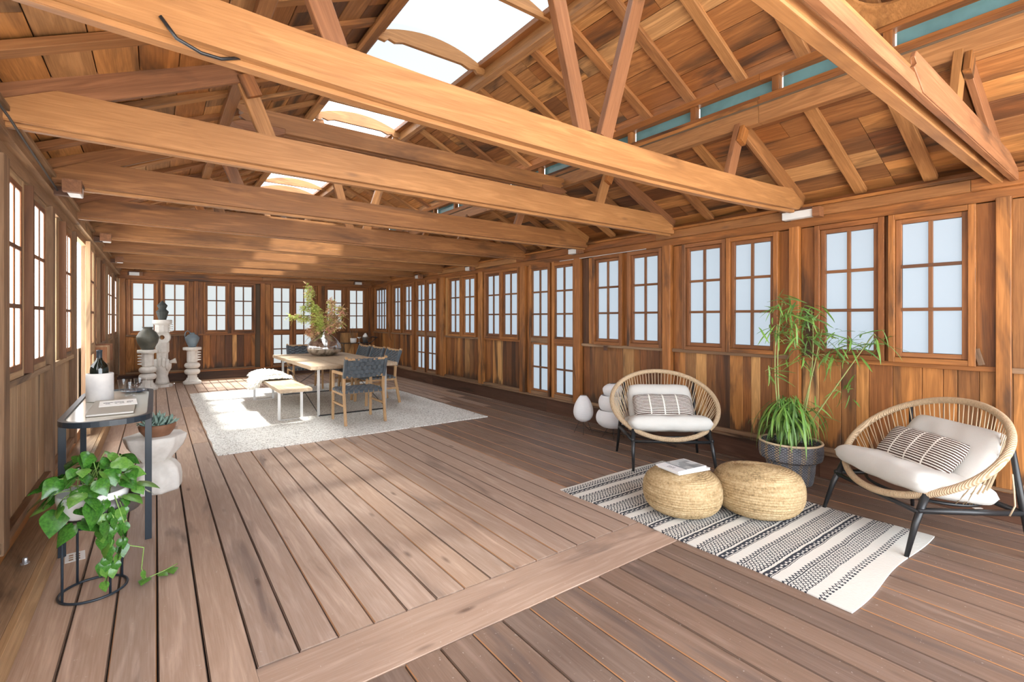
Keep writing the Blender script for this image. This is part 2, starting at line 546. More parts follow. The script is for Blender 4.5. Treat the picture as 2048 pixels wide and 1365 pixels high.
def planks_run(wall, W, s0, s1, z0, z1, n, mat, rr, wmin=.075, wmax=.19, t=.018):
    s = s0
    while s < s1 - 1e-4:
        w = rr.uniform(wmin, wmax)
        if s1 - s - w < wmin * .7: w = s1 - s
        plank('wall_board', wall, W(s + w / 2, n + rr.uniform(-.002, .002), z0), W(s + w / 2, n, z1), w - .003, t, W(0, 1, 0) - W(0, 0, 0), mat, c=.0025)
        s += w

def build_wall(name, W, posts, bays, Ltot, plankm, trimm, postm, pane, rr, base=.2, doors=(), flat=False):
    """posts: list of (s, width); bays: list of dict(s0,s1,wins=[...] or door=[...])"""
    wall = empty(name, kind='structure')
    Nn = W(0, 1, 0) - W(0, 0, 0)
    for s, w in posts:
        pn = .008 if flat else .03
        plank('post', wall, W(s, pn, base + .003), W(s, pn, TOP - .16), w, .075, Nn, postm, c=.004)
    for b in bays:
        s0, s1 = b['s0'], b['s1']
        zt, zb = 2.255, 1.07
        def seg(a, c_, z0, z1, mat, nm, n=.0, t=.02):
            if c_ - a > .012:
                plank(nm, wall, W((a + c_) / 2, n, z0), W((a + c_) / 2, n, z1), c_ - a - .002, t, Nn, mat)
        if b.get('open'): continue
        if 'wins' in b:
            planks_run(wall, W, s0, s1, .27, 1.035, -.012, plankm, rr)
            # sill rail and bottom rail
            plank('sill_rail', wall, W(s0, .008, 1.055), W(s1, .008, 1.055), .038, .05, Nn, rr.choice([trimm, M['weathered']]))
            plank('bottom_rail', wall, W(s0, .012, .243), W(s1, .012, .243), .05, .05, Nn, M['weathered'])
            ops = sorted(b['wins'], key=lambda w: w['s'])
            cur = s0
            for w in ops:
                hw = w.get('gw', .36) / 2 + .07
                a, c_ = w['s'] - hw, w['s'] + hw
                gap = a - cur
                if w.get('nofill'): seg(cur, cur + .12, zb, zt, trimm, 'jamb_board'); seg(cur + .34, a, zb, zt, trimm, 'jamb_board')
                elif gap > .16:
                    seg(cur, cur + gap / 2, zb, zt, plankm, 'wall_board'); seg(cur + gap / 2, a, zb, zt, trimm, 'wall_board', .004)
                else: seg(cur, a, zb, zt, trimm, 'jamb_board')
                cur = c_
                make_window(W, w['s'], w.get('gw', .36), pane=pane, proud=w.get('proud', 0.), casing=w.get('case', True), cols=w.get('cols', 2),
                            cmat=trimm if not w.get('dark') else M['sash'], tilt=w.get('tilt', 0.), flat=flat)
                # boards filling below and above the casing
                plank('jamb_board', wall, W(a, -.004, zt - .0), W(c_, -.004, zt), .03, .02, Nn, trimm)
            gap = s1 - cur
            if gap > .16:
                seg(cur, cur + gap / 2, zb, zt, trimm, 'wall_board'); seg(cur + gap / 2, s1, zb, zt, plankm, 'wall_board', .004)
            else: seg(cur, s1, zb, zt, trimm, 'jamb_board')
        if 'door' in b:
            door_n[0] += 1
            e = empty('door_%d' % door_n[0], kind='structure')
            lv = sorted(b['door'])
            gw = b.get('gw', .365)
            cur = s0
            for s in lv:
                seg(cur, s - gw / 2 - .07, .2, zt, trimm, 'jamb_board'); cur = s + gw / 2 + .07
                plank('stile', e, W(s - gw / 2 - .045, .02, .14), W(s - gw / 2 - .045, .02, 2.27), .05, .05, Nn, trimm)
                plank('stile', e, W(s + gw / 2 + .045, .02, .14), W(s + gw / 2 + .045, .02, 2.27), .05, .05, Nn, trimm)
                plank('rail', e, W(s - gw / 2 - .02, .018, 1.08), W(s + gw / 2 + .02, .018, 1.08), .075, .045, Nn, rr.choice([trimm, M['weathered']]))
                plank('rail', e, W(s - gw / 2 - .02, .018, .255), W(s + gw / 2 + .02, .018, .255), .06, .045, Nn, M['weathered'])
                plank('kick_rail', e, W(s - gw / 2 - .02, .022, .18), W(s + gw / 2 + .02, .022, .18), .07, .05, Nn, M['weathered'])
                plank('rail', e, W(s - gw / 2 - .02, .018, 2.235), W(s + gw / 2 + .02, .018, 2.235), .06, .045, Nn, trimm)
                make_window(W, s, gw, 1.145, 2.175, pane, casing=False, parent_name=e, fw=.028)
                make_window(W, s, gw, .315, 1.013, pane, casing=False, rows=2, parent_name=e, fw=.028)
            seg(cur, s1, .2, zt, trimm, 'jamb_board')
    # header and plate
    plank('header', wall, W(0, .0, 2.305), W(Ltot, .0, 2.305), .085, .05, Nn, trimm)
    plank('eave_block', wall, W(0, -.055, 2.49), W(Ltot, -.055, 2.49), .10, .02, Nn, trimm)  # plank added to stop sky light leaking in at the eave
    for i in range(int(Ltot / 2.75) + 1):
        a, c_ = i * 2.75, min(Ltot, (i + 1) * 2.75)
        if c_ - a > .05:
            plank('wall_plate', wall, W(a, .02, 2.385), W(c_ - .003, .02, 2.385), .085, .11, Nn, [trimm, M['beam']][i % 2] if trimm is not M['lefttrim'] else trimm)
    plank('top_plate', wall, W(0, .03, 2.442), W(Ltot, .03, 2.442), .026, .14, Nn, trimm)
    return wall

rr = random.Random(5)
# right wall: s = y - YB
WR = wall_frame((XR + .02, YB, 0), (0, 1, 0), (-1, 0, 0))
S = lambda y: y - YB
def w_(y, **k): return dict(s=S(y), **k)
right = build_wall('wall_right', WR,
    [(S(y), w) for y, w in ((-2 + .16, .1), (-.7, .09), (.683, .078), (2.065, .085), (3.46, .11), (4.945, .12), (6.21, .13), (7.46, .14), (8.94, .15), (10.33, .1), (11.75, .12), (13.0, .12))],
    [dict(s0=S(-.64), s1=S(.645), wins=[w_(.02, dark=1)]),
     dict(s0=S(.72), s1=S(2.02), wins=[w_(1.085, proud=.012), w_(1.635)]),
     dict(s0=S(2.11), s1=S(3.40), wins=[w_(2.47, proud=.012, tilt=.006), w_(3.0, dark=1)]),
     dict(s0=S(3.52), s1=S(4.88), wins=[w_(3.79, dark=1), w_(4.39, proud=.01)]),
     dict(s0=S(5.01), s1=S(6.14), door=[5.25 - YB, 5.80 - YB]),
     dict(s0=S(6.28), s1=S(7.39), wins=[w_(6.56, proud=.01), w_(7.09, dark=1)]),
     dict(s0=S(7.53), s1=S(8.86), wins=[w_(7.90), w_(8.43, proud=.01)]),
     dict(s0=S(9.02), s1=S(10.28), door=[9.45 - YB, 9.98 - YB]),
     dict(s0=S(10.38), s1=S(11.69), wins=[w_(10.65), w_(11.30)]),
     dict(s0=S(11.81), s1=S(12.94), wins=[dict(s=S(12.36), gw=.72, cols=4)])],
    YF - YB, M['plank'], M['trim'], M['trim'], 'pane_right', rr)
plank('wall_blackout', right, (XR + .075, YB, 1.22), (XR + .075, YF, 1.22), 2.44, .03, (1, 0, 0), M['backing'])  # unseen sheet added behind boards and panes to keep outside light out
plank('latch', right, (XR - .045, 4.40, 1.0), (XR - .045, 4.40, 1.06), .045, .03, (1, 0, 0), M['darkbase'])
plank('wedge', right, (XR - .03, .795, 1.085), (XR - .03, .825, 1.20), .035, .025, (1, 0, 0), M['weathered'])
bR = empty('baseboard_right', kind='structure')
for i in range(4):
    a = YB + i * 3.75
    plank('base_board', bR, (XR - .005, a, .108), (XR - .005, a + 3.747, .108), .215, .07, (1, 0, 0), M['darkbase'], c=.004)
plank('ledge', bR, (XR - .02, YB, .222), (XR - .02, YF, .222), .10, .02, (0, 0, 1), M['weathered'])

# far wall: s = x - XL
WF = wall_frame((XL, YF + .02, 0), (1, 0, 0), (0, -1, 0))
F_ = lambda x: x - XL
def f_(x, **k): return dict(s=F_(x), gw=.355, **k)
far = build_wall('wall_far', WF,
    [(F_(-.56), .10), (F_(.74), .08), (F_(2.10), .10), (F_(3.43), .09), (F_(4.78), .10)],
    [dict(s0=F_(-.51), s1=F_(.70), wins=[f_(-.21), f_(.345, proud=.01)]),
     dict(s0=F_(.78), s1=F_(1.94), wins=[f_(1.14, proud=.01), f_(1.69, dark=1)]),
     dict(s0=F_(2.16), s1=F_(3.38), door=[F_(2.53), F_(3.05)], gw=.36),
     dict(s0=F_(3.48), s1=F_(4.73), wins=[f_(3.82), f_(4.40, proud=.01)])],
    XR - XL, M['plank'], M['trim'], M['trim'], 'pane_far', rr)
plank('wall_blackout', far, (XL - .1, YF + .075, 1.22), (XR + .1, YF + .075, 1.22), 2.44, .03, (0, 1, 0), M['backing'])  # added unseen behind the far wall, panes included, against light leaks
# gable above the far plate
z = 2.46
prof = [(XL - .1, 2.45), (XR + .1, 2.45), (XR + .1, 2.5), (3.75, 2.98), (3.75, 3.3), (2.62, 3.85), (1.54, 3.85), (.41, 3.3), (.41, 2.98), (XL - .1, 2.5)]
prism('gable_sheathing', prof, YF + .06, YF + .09, 'XZ', M['backing'], far)
def roof_z(x):
    d = abs(x - XC)
    if d > 1.67: return 2.98 - (d - 1.67) * .455
    if d > .54: return 3.85 - (d - .54) * .487
    return 3.9
x = XL
while x < XR:
    w = rr.uniform(.1, .19)
    plank('gable_board', far, (x + w / 2, YF + .03, 2.45), (x + w / 2, YF + .03, min(roof_z(x), roof_z(x + w)) + .02), w - .003, .018, (0, 1, 0), M['plank'])
    x += w
bF = empty('baseboard_far', kind='structure')
plank('base_board', bF, (XL, YF - .01, .115), (XR - .05, YF - .01, .115), .21, .08, (0, 1, 0), M['darkbase'])
plank('ledge', bF, (XL, YF - .03, .225), (XR - .05, YF - .03, .225), .10, .025, (0, 0, 1), M['trim'])
plank('shoe_board', bF, (XL, YF - .08, .012), (XR - .05, YF - .08, .012), .10, .025, (0, 0, 1), M['weathered'])

# left wall (mirrored): s = y - YB, inward normal +x
WL = wall_frame((XL - .02, YB, 0), (0, 1, 0), (1, 0, 0))
left = build_wall('wall_left', WL,
    [(S(y), w) for y, w in ((-1.84, .1), (.68, .09), (2.05, .09), (3.60, .13), (5.06, .11), (6.36, .10), (7.55, .10), (8.86, .12), (10.3, .12), (11.7, .12), (12.98, .12))],
    [dict(s0=S(.74), s1=S(2.0), wins=[w_(1.085), w_(1.635)]),
     dict(s0=S(2.1), s1=S(3.53), wins=[w_(2.4), w_(3.0)]),
     dict(s0=S(3.67), s1=S(5.0), wins=[w_(3.90, gw=.32), w_(4.64, gw=.34)]),
     dict(s0=S(5.12), s1=S(6.31), wins=[w_(5.98, gw=.36, nofill=1)]),
     dict(s0=S(6.42), s1=S(6.95), open=1),
     dict(s0=S(7.6), s1=S(8.79), wins=[w_(7.88), w_(8.45)]),
     dict(s0=S(8.93), s1=S(10.23), wins=[w_(9.3), w_(9.85)]),
     dict(s0=S(10.37), s1=S(11.63), wins=[w_(10.7), w_(11.3)]),
     dict(s0=S(11.77), s1=S(12.9), wins=[w_(12.05), w_(12.6)])],
    YF - YB, M['leftplank'], M['lefttrim'], M['weathered'], 'pane_left', rr, flat=True)
# added light-stop sheet outside left wall, below the windows only, stops at the doorway
for a, c_ in ((YB, 6.36), (7.45, YF)):
    plank('wall_blackout', left, (XL - .075, a, .62), (XL - .075, c_, .62), .9, .02, (1, 0, 0), M['backing'])
# sliding door leaf standing open beside the doorway
leaf = empty('door_3', kind='structure'); door_n[0] = 3
for yy in (7.0, 7.44):
    plank('stile', leaf, (XL + .06, yy, .16), (XL + .06, yy, 2.26), .06, .04, (1, 0, 0), M['lefttrim'])
plank('rail', leaf, (XL + .06, 6.98, 1.08), (XL + .06, 7.42, 1.08), .08, .036, (1, 0, 0), M['lefttrim'])
plank('rail', leaf, (XL + .06, 6.98, 2.235), (XL + .06, 7.42, 2.235), .06, .036, (1, 0, 0), M['lefttrim'])
plank('rail', leaf, (XL + .06, 6.98, .22), (XL + .06, 7.42, .22), .08, .036, (1, 0, 0), M['lefttrim'])
WLd = wall_frame((XL + .05, YB, 0), (0, 1, 0), (1, 0, 0))
make_window(WLd, S(7.2), .34, 1.145, 2.175, 'pane_left', casing=False, parent_name=leaf, fw=.028, fmat=M['lefttrim'])
make_window(WLd, S(7.2), .34, .315, 1.013, 'pane_left', casing=False, rows=2, parent_name=leaf, fw=.028, fmat=M['lefttrim'])
# dark sash edges (stops) standing proud of the left wall beside each proud window
for y in (4.22, 5.60, 8.16, 9.04, 9.57):
    plank('window_stop', left, (XL + .008, y, 1.08), (XL + .008, y, 2.25), .022, .056, (1, 0, 0), M['muntin'])

# ============================================================ CEILING
ceil = empty('ceiling', kind='structure')
EAVE_X = XR + .12
def mx(x, side): return x if side > 0 else 2 * XC - x
def rslope(side, a, b, rows, mat, rng, y_from=YB, y_to=YF + .05, th=.018):
    """a,b=(x,z) lower and upper edge on the right side"""
    n = Vector((-(b[1] - a[1]), 0, (b[0] - a[0]))) if False else Vector((side * (b[1] - a[1]) * -1, 0, 0))
    for i in range(rows):
        t0, t1 = i / rows, (i + 1) / rows
        tm = (t0 + t1) / 2
        xm, zm = a[0] + (b[0] - a[0]) * tm, a[1] + (b[1] - a[1]) * tm
        wid = math.hypot(b[0] - a[0], b[1] - a[1]) / rows
        nn = Vector((side * (b[1] - a[1]), 0, -(b[0] - a[0])))
        y = y_from
        while y < y_to - .02:
            L = .46 * rng.choice([2, 3, 3, 4, 5])
            y2 = min(y_to, y + L)
            plank('roof_board', ceil, (mx(xm, side), y, zm + rng.uniform(-.002, .002)), (mx(xm, side), y2 - .004, zm), wid - .005, th, nn, mat, c=.003)
            y = y2
    off = Vector((side * (b[1] - a[1]), 0, -(b[0] - a[0]))).normalized() * .035
    if off.z < 0: off = -off
    tm = .5
    c0 = Vector((mx((a[0] + b[0]) / 2, side), y_from, (a[1] + b[1]) / 2)) + off
    c1 = c0.copy(); c1.y = y_to
    plank('roof_blackout', ceil, c0, c1, math.hypot(b[0] - a[0], b[1] - a[1]) + .06, .02, off, M['backing'])  # unseen sheet added above the boards to stop light leaking through joints

rg = random.Random(8)
LO_A, LO_B = (EAVE_X, 2.50), (3.70, 3.01)
UP_A, UP_B = (3.92, 3.30), (2.68, 3.90)
for side in (1, -1):
    rslope(side, LO_A, LO_B, 7, M['roof'], rg)
    rslope(side, UP_A, UP_B, 7, M['roof'], rg)
    sx = lambda x: mx(x, side)
    # common rafters
    k = 0
    y = -1.67
    while y < YF:
        isb = any(abs(y - by) < .12 for by in beam_y)
        if not isb:
            plank('rafter', ceil, (sx(4.80), y, 2.498), (sx(3.74), y, 2.985), .042, .085, (0, 1, 0), M['rafter'], c=.003)
        plank('rafter', ceil, (sx(3.80), y + .03, 3.335), (sx(2.66), y + .03, 3.885), .042, .085, (0, 1, 0), M['rafter'], c=.003)
        y += BAY / 3
    # long purlin beam, clerestory strip, upper rail
    for i in range(4):
        a, b_ = YB + i * 3.75, YB + (i + 1) * 3.75 - .003
        plank('purlin', ceil, (sx(3.73), a, 2.995), (sx(3.73), b_, 2.995), .17, .07, (1, 0, 0), M['beam'], c=.004)
        plank('clerestory_sill', ceil, (sx(3.755), a, 3.10), (sx(3.755), b_, 3.10), .035, .10, (1, 0, 0), M['trim'])
        plank('clerestory_rail', ceil, (sx(3.745), a, 3.262), (sx(3.745), b_, 3.262), .055, .08, (1, 0, 0), M['trim'])
        plank('inner_strip', ceil, (sx(3.69), a, 3.065), (sx(3.69), b_, 3.065), .03, .02, (1, 0, 0), M['trim'])
    y = YB + .2
    while y < YF:
        plank('clerestory_post', ceil, (sx(3.75), y, 3.115), (sx(3.75), y, 3.24), .05, .06, (1, 0, 0), M['trim'])
        plank('clerestory_pane', ceil, (sx(3.785), y + .03, 3.175), (sx(3.785), y + BAY / 2 - .03, 3.175), .125, .006, (1, 0, 0), M['teal'])
        y += BAY / 2
    # skylight frame beams
    for i in range(4):
        a, b_ = YB + i * 3.75, YB + (i + 1) * 3.75 - .003
        plank('skylight_frame', ceil, (sx(2.665), a, 3.865), (sx(2.665), b_, 3.865), .12, .06, (1, 0, 0), M['beam'], c=.004)
        plank('skylight_curb', ceil, (sx(2.60), a, 3.93), (sx(2.60), b_, 3.93), .05, .07, (1, 0, 0), M['trim'])
        plank('ridge_trim', ceil, (sx(2.71), a, 3.825), (sx(2.71), b_, 3.825), .04, .03, (1, 0, 0), M['rafter'])

# skylight glazing, gently arched, in sheets
def sky_sheet(y0, y1, mat):
    bm = bmesh.new(); n = 8; hw = .60
    for d in (0, .006):
        pass
    top = []
    for i in range(n + 1):
        u = -1 + 2 * i / n
        zz = 3.965 + .10 * (1 - u * u)
        top.append((XC + u * hw, zz))
    poly = top + [(a, b - .006) for a, b in reversed(top)]
    vs0 = [bm.verts.new((a, y0, b)) for a, b in top]; vs1 = [bm.verts.new((a, y1, b)) for a, b in top]
    for i in range(n): bm.faces.new((vs0[i], vs0[i + 1], vs1[i + 1], vs1[i]))
    return obj('skylight_pane', bm, mat, ceil, smooth=True)
edges = [YB, -.6, .62, 2.0, 3.04, 4.03, 5.60, 6.10, 7.2, 8.2, 9.63, 10.3, 11.6, 12.3]
for a, b_ in zip(edges, edges[1:]):
    if b_ <= 11.7: sky_sheet(a + .003, b_ - .003, M['skyglass_b'] if b_ > 5.7 else (M['skyglass_m'] if 1.9 < a < 4 else M['skyglass_a']))
# closed part of the ridge at the far end
plank('ridge_board', ceil, (XC, 11.6, 3.93), (XC, YF + .05, 3.93), 1.3, .03, (0, 0, 1), M['roof'])

# arched ribs crossing the skylight
def rib(y, scroll):
    hw = .57; n = 14
    pts = []
    zb = 3.885
    if scroll:
        # stepped, scrolled underside near both ends
        pts += [(-hw, zb), (-hw + .03, zb - .045), (-hw + .10, zb - .05), (-hw + .13, zb - .02), (-hw + .19, zb - .035), (-hw + .27, zb - .01)]
        pts += [(hw - .27, zb - .01), (hw - .19, zb - .035), (hw - .13, zb - .02), (hw - .10, zb - .05), (hw - .03, zb - .045), (hw, zb)]
    else:
        pts += [(-hw, zb), (hw, zb)]
    for i in range(n + 1):
        u = 1 - 2 * i / n
        pts.append((u * (hw - .06), zb + .035 + .105 * (1 - u * u)))
    prism('skylight_rib', [(XC + a, b) for a, b in pts], y, y + .035, 'XZ', M['beam'], ceil)
for y, sc in ((-.6, 0), (.66, 1), (2.0, 1), (3.04, 0), (4.03, 1), (5.60, 0), (6.10, 1), (7.2, 0), (8.2, 1), (9.63, 0), (10.25, 1), (11.6, 1)):
    rib(y, sc)

# tie beams: front ply and rear ply, ends cut along the roof
def tie_beam(y, z0=2.37, z1=2.575, k=0):
    xl, xr = XL - .02, XR - .03
    cut = .42
    poly = [(xl, z0 + .03), (xr, z0 + .03), (xr, 2.44), (xr - .28, z1), (xl + .28, z1), (xl, 2.44)]
    def piece(nm, d0, d1, zb, zt, mat):
        H = (xr - xl) / 2; sg = .085 if k == 1 else .012
        def low(u): return -sg * (1 - (u / H) ** 2)
        p = [(-H + 2 * H * i / 10, zb + low(-H + 2 * H * i / 10)) for i in range(11)] + [(H, 2.46), (H - .26, zt)]
        p += [(H - .5 - (2 * H - 1.0) * i / 8, zt + low(H - .5 - (2 * H - 1.0) * i / 8)) for i in range(9)] + [(-H + .26, zt), (-H, 2.46)]
        b = bmesh.new(); bm_prism(b, p, d0, d1, 'XZ')
        bmesh.ops.bevel(b, geom=b.edges[:], offset=.006, segments=2, affect='EDGES')
        return obj(nm, b, mat, ceil, loc=((xl + xr) / 2, y, 0))
    bmt = M['beam_light'] if k in (1, 2) else M['beam']
    piece('tie_beam', -.045, -.004, z0 + .012, z1, bmt)
    piece('tie_beam', .0, .045, z0 - .008, z1 - .02, bmt)
for k, y in enumerate(beam_y):
    yy = y + (.02 if k else .09)
    if k == 0:
        plank('tie_beam', ceil, (XL, .712, 2.465), (XR - .03, .712, 2.465), .19, .06, (0, 1, 0), M['beam_light'], c=.005)
    else: tie_beam(yy, 2.40 if k == 1 else 2.375, 2.58, k)
    for side in (1, -1):
        sx = lambda x: mx(x, side)
        # principal rafter pair, queen post with its lap block
        plank('principal_rafter', ceil, (sx(4.78), yy - .02, 2.475), (sx(3.72), yy - .02, 2.955), .15, .038, (0, 1, 0), M['beam'] if k % 2 else M['beam_dark'], c=.004)
        plank('rafter', ceil, (sx(4.80), yy + .04, 2.498), (sx(3.74), yy + .04, 2.985), .085, .04, (0, 1, 0), M['rafter'], c=.003)
        plank('queen_post', ceil, (sx(3.53), yy + .0, 2.42), (sx(3.735), yy + .0, 2.94), .095, .045, (0, 1, 0), M['beam_dark'] if k % 2 else M['beam'], c=.004)
        plank('lap_block', ceil, (sx(3.665), yy - .045, 2.79), (sx(3.72), yy - .045, 2.91), .085, .035, (0, 1, 0), M['trim'], c=.004)
for k in (1, 4, 7):
    y = beam_y[k] + .02
    zt = 2.5
    plank('brace', ceil, (XC - .09, y - .005, zt), (1.60, y - .005, 3.84), .10, .05, (0, 1, 0), M['beam'] if k > 1 else M['beam_dark'], c=.004)
    plank('brace', ceil, (XC + .09, y + .0, zt), (2.60, y + .0, 3.84), .10, .05, (0, 1, 0), M['beam'] if k > 1 else M['beam_dark'], c=.004)
# collar beams with scrolled ends
def collar(y):
    a, b_ = .47, 3.69
    h0, h1 = 2.84, 2.985
    p = [(a + .02, h1), (a, h1 - .03), (a + .05, h1 - .06), (a + .02, h1 - .085), (a + .09, h0 + .02), (a + .2, h0), (b_ - .2, h0), (b_ - .09, h0 + .02), (b_ - .02, h1 - .085), (b_ - .05, h1 - .06), (b_, h1 - .03), (b_ - .02, h1)]
    L = (a + b_) / 2
    b = bmesh.new(); bm_prism(b, [(u - L, v) for u, v in p], -.04, .0, 'XZ'); obj('collar_beam', b, M['beam'], ceil, loc=(L, y, 0))
    b = bmesh.new(); bm_prism(b, [(u * .985 - L * .985, v - .012) for u, v in p], .004, .04, 'XZ'); obj('collar_beam', b, M['beam'], ceil, loc=(L, y, 0))
    for side in (1, -1):
        sx = lambda x: mx(x, side)
        prism('corbel', [(sx(3.36), 2.83), (sx(3.42), 2.80), (sx(3.62), 2.80), (sx(3.72), 2.84), (sx(3.66), 2.87), (sx(3.36), 2.87)], y - .055, y + .055, 'XZ', M['beam_dark'], ceil, bev=.004)
for y in (-.07, 4.05, 8.18): collar(y)
# nearest truss: second heavy tie with a scrolled scab, carved panel
plank('tie_beam', ceil, (XL, .631, 2.40), (XR - .03, .631, 2.40), .06, .036, (0, 1, 0), M['beam_dark'], c=.004)
prism('scab', [(2.47, 2.44), (2.50, 2.46), (2.475, 2.485), (2.50, 2.515), (4.45, 2.505), (4.78, 2.44), (4.78, 2.372), (2.60, 2.372)], .607, .625, 'XZ', M['beam_dark'], ceil, bev=.003)
def carved_panel():
    # board with an oval cut-out, fixed under the rafters of the nearest bay
    bm = bmesh.new(); N = 36
    cy, cs, ry, rs = .95, .33, .21, .20
    outer = [(.10, .0), (1.24, .0), (1.24, .42), (1.12, .66), (.25, .66), (.10, .5)]
    def ray(a):
        d = Vector((cos(a), sin(a))); best = 9
        for i in range(len(outer)):
            p, q = Vector(outer[i]), Vector(outer[(i + 1) % len(outer)])
            e = q - p; den = d.x * e.y - d.y * e.x
            if abs(den) < 1e-9: continue
            w = p - Vector((cy, cs)); t = (w.x * e.y - w.y * e.x) / den; u = (w.x * d.y - w.y * d.x) / den
            if t > 0 and -1e-6 <= u <= 1 + 1e-6: best = min(best, t)
        return (cy + d.x * best, cs + d.y * best)
    rows = []
    for off in (0, -.022):
        def T(y, sl): return (3.705 - sl * .90 + off * .436, y, 3.285 + sl * .436 + off * .90)
        o_, i_ = [], []
        for k in range(N):
            a = 2 * pi * k / N
            o_.append(bm.verts.new(T(*ray(a)))); i_.append(bm.verts.new(T(cy + ry * cos(a), cs + rs * sin(a))))
        rows.append((o_, i_))
    for k in range(N):
        j = (k + 1) % N
        (o0, i0), (o1, i1) = rows
        bm.faces.new((o0[k], o0[j], i0[j], i0[k])); bm.faces.new((o1[k], i1[k], i1[j], o1[j]))
        bm.faces.new((i0[k], i0[j], i1[j], i1[k])); bm.faces.new((o0[k], o1[k], o1[j], o0[j]))
    obj('carved_panel', bm, M['beam'], ceil)
carved_panel()

# loose black cable along the left plate and round the nearest full beam
tube('trim_2', [(XL + .09, 2.3, 2.37), (XL + .10, 3.2, 2.36), (XL + .10, 3.6, 2.345), (XL + .09, 4.1, 2.35), (XL + .09, 4.7, 2.33)], .006, M['black'], seg=6, kind='structure')
tube('roof_cable', [(.012, 1.955, 2.41), (.057, 1.962, 2.355), (.127, 1.975, 2.335), (.187, 1.99, 2.34), (.259, 2.01, 2.375)], .006, M['black'], seg=6,
     label='dark electric cable looped under the nearest full roof beam at upper left', cat='cable')

# outside: ground, low wall of foliage seen through the left doorway
gm = plain('pale gravel', (.62, .60, .57), .9, nz=.35, nscale=30)
obj('ground', (lambda b: (bm_box(b, (0, 5, -.28), (60, 60, .1)), b)[1])(bmesh.new()), gm, kind='structure')
M['hedge'] = plain('hedge leaf', (.22, .36, .06), .5, col2=(.08, .18, .03), nscale=6)
hb = bmesh.new(); hr = random.Random(3)
for i in range(5200):
    c = Vector((-2.9 + hr.gauss(0, .28), hr.uniform(3.5, 15), hr.uniform(1.35, 3.3)))
    n = Vector((hr.gauss(0, 1), hr.gauss(0, 1), hr.gauss(0, 1))).normalized(); a = n.orthogonal().normalized(); b = n.cross(a)
    l = hr.uniform(.04, .09)
    hb.faces.new([hb.verts.new(c + a * l), hb.verts.new(c + b * l * .5), hb.verts.new(c - a * l), hb.verts.new(c - b * l * .5)])
hed = obj('hedge', hb, M['hedge'], label='bright green garden foliage outside the open doorway on the left', cat='foliage', kind='stuff')

# ============================================================ LIGHTS ON THE WALLS
def wall_light(loc, d, nrm, label, L=.17):
    """dark wooden bracket carrying a white box lamp; d = direction of length"""
    e = empty('wall_light', loc, label=label, cat='lamp', group='white box lamps under the roof beams')
    d = Vector(d); nrm = Vector(nrm)
    plank('bracket', e, nrm * -.05 - d * (L - .05), nrm * .05 - d * (L - .05), .05, .06, (0, 0, 1), M['darkbase'])
    plank('end_cap', e, nrm * .07 + d * .055, nrm * .07 + d * .11, .10, .085, (0, 0, 1), M['beam_dark'])
    plank('lamp_cover', e, nrm * .07 - d * (L - .055), nrm * .07 + d * .055, .075, .07, (0, 0, 1), M['white_light'], c=.006)
    plank('back_box', e, nrm * .07 - d * (L - .04), nrm * .07 + d * .055, .085, .02, (0, 0, 1), M['darkbase']).location.z += .042
    return e
wall_light((XR - .03, 1.92, 2.365), (0, -1, 0), (-1, 0, 0), 'white box lamp under the beam end above the tall potted plant', .26)
wall_light((XR - .03, 4.9, 2.36), (0, -1, 0), (-1, 0, 0), 'white box lamp at the top of the right wall above the nearer glazed door')
wall_light((XR - .03, 7.72, 2.35), (0, -1, 0), (-1, 0, 0), 'white box lamp on the right wall, third from the near end')
wall_light((XR - .03, 9.9, 2.35), (0, -1, 0), (-1, 0, 0), 'white box lamp on the right wall above the farther glazed door')
wall_light((4.45, YF - .03, 2.37), (1, 0, 0), (0, -1, 0), 'white box lamp in the far right corner of the room')
wall_light((-.33, YF - .03, 2.37), (1, 0, 0), (0, -1, 0), 'white box lamp on the far wall in the left corner')
wall_light((XL + .12, 4.55, 2.33), (0, -1, 0), (1, 0, 0), 'dark bracketed box lamp on the left wall above the window, nearest of that row', .2)
wall_light((XL + .12, 7.3, 2.35), (0, -1, 0), (1, 0, 0), 'dark bracketed box lamp on the left wall above the open doorway', .2)
wall_light((XL + .12, 9.9, 2.35), (0, -1, 0), (1, 0, 0), 'dark bracketed box lamp on the left wall, farthest of that row', .2)
plank('trim_3', None, (XR - .04, 3.75, 2.262), (XR - .04, 5.3, 2.262), .007, .012, (1, 0, 0), M['white_light'], kind='structure')

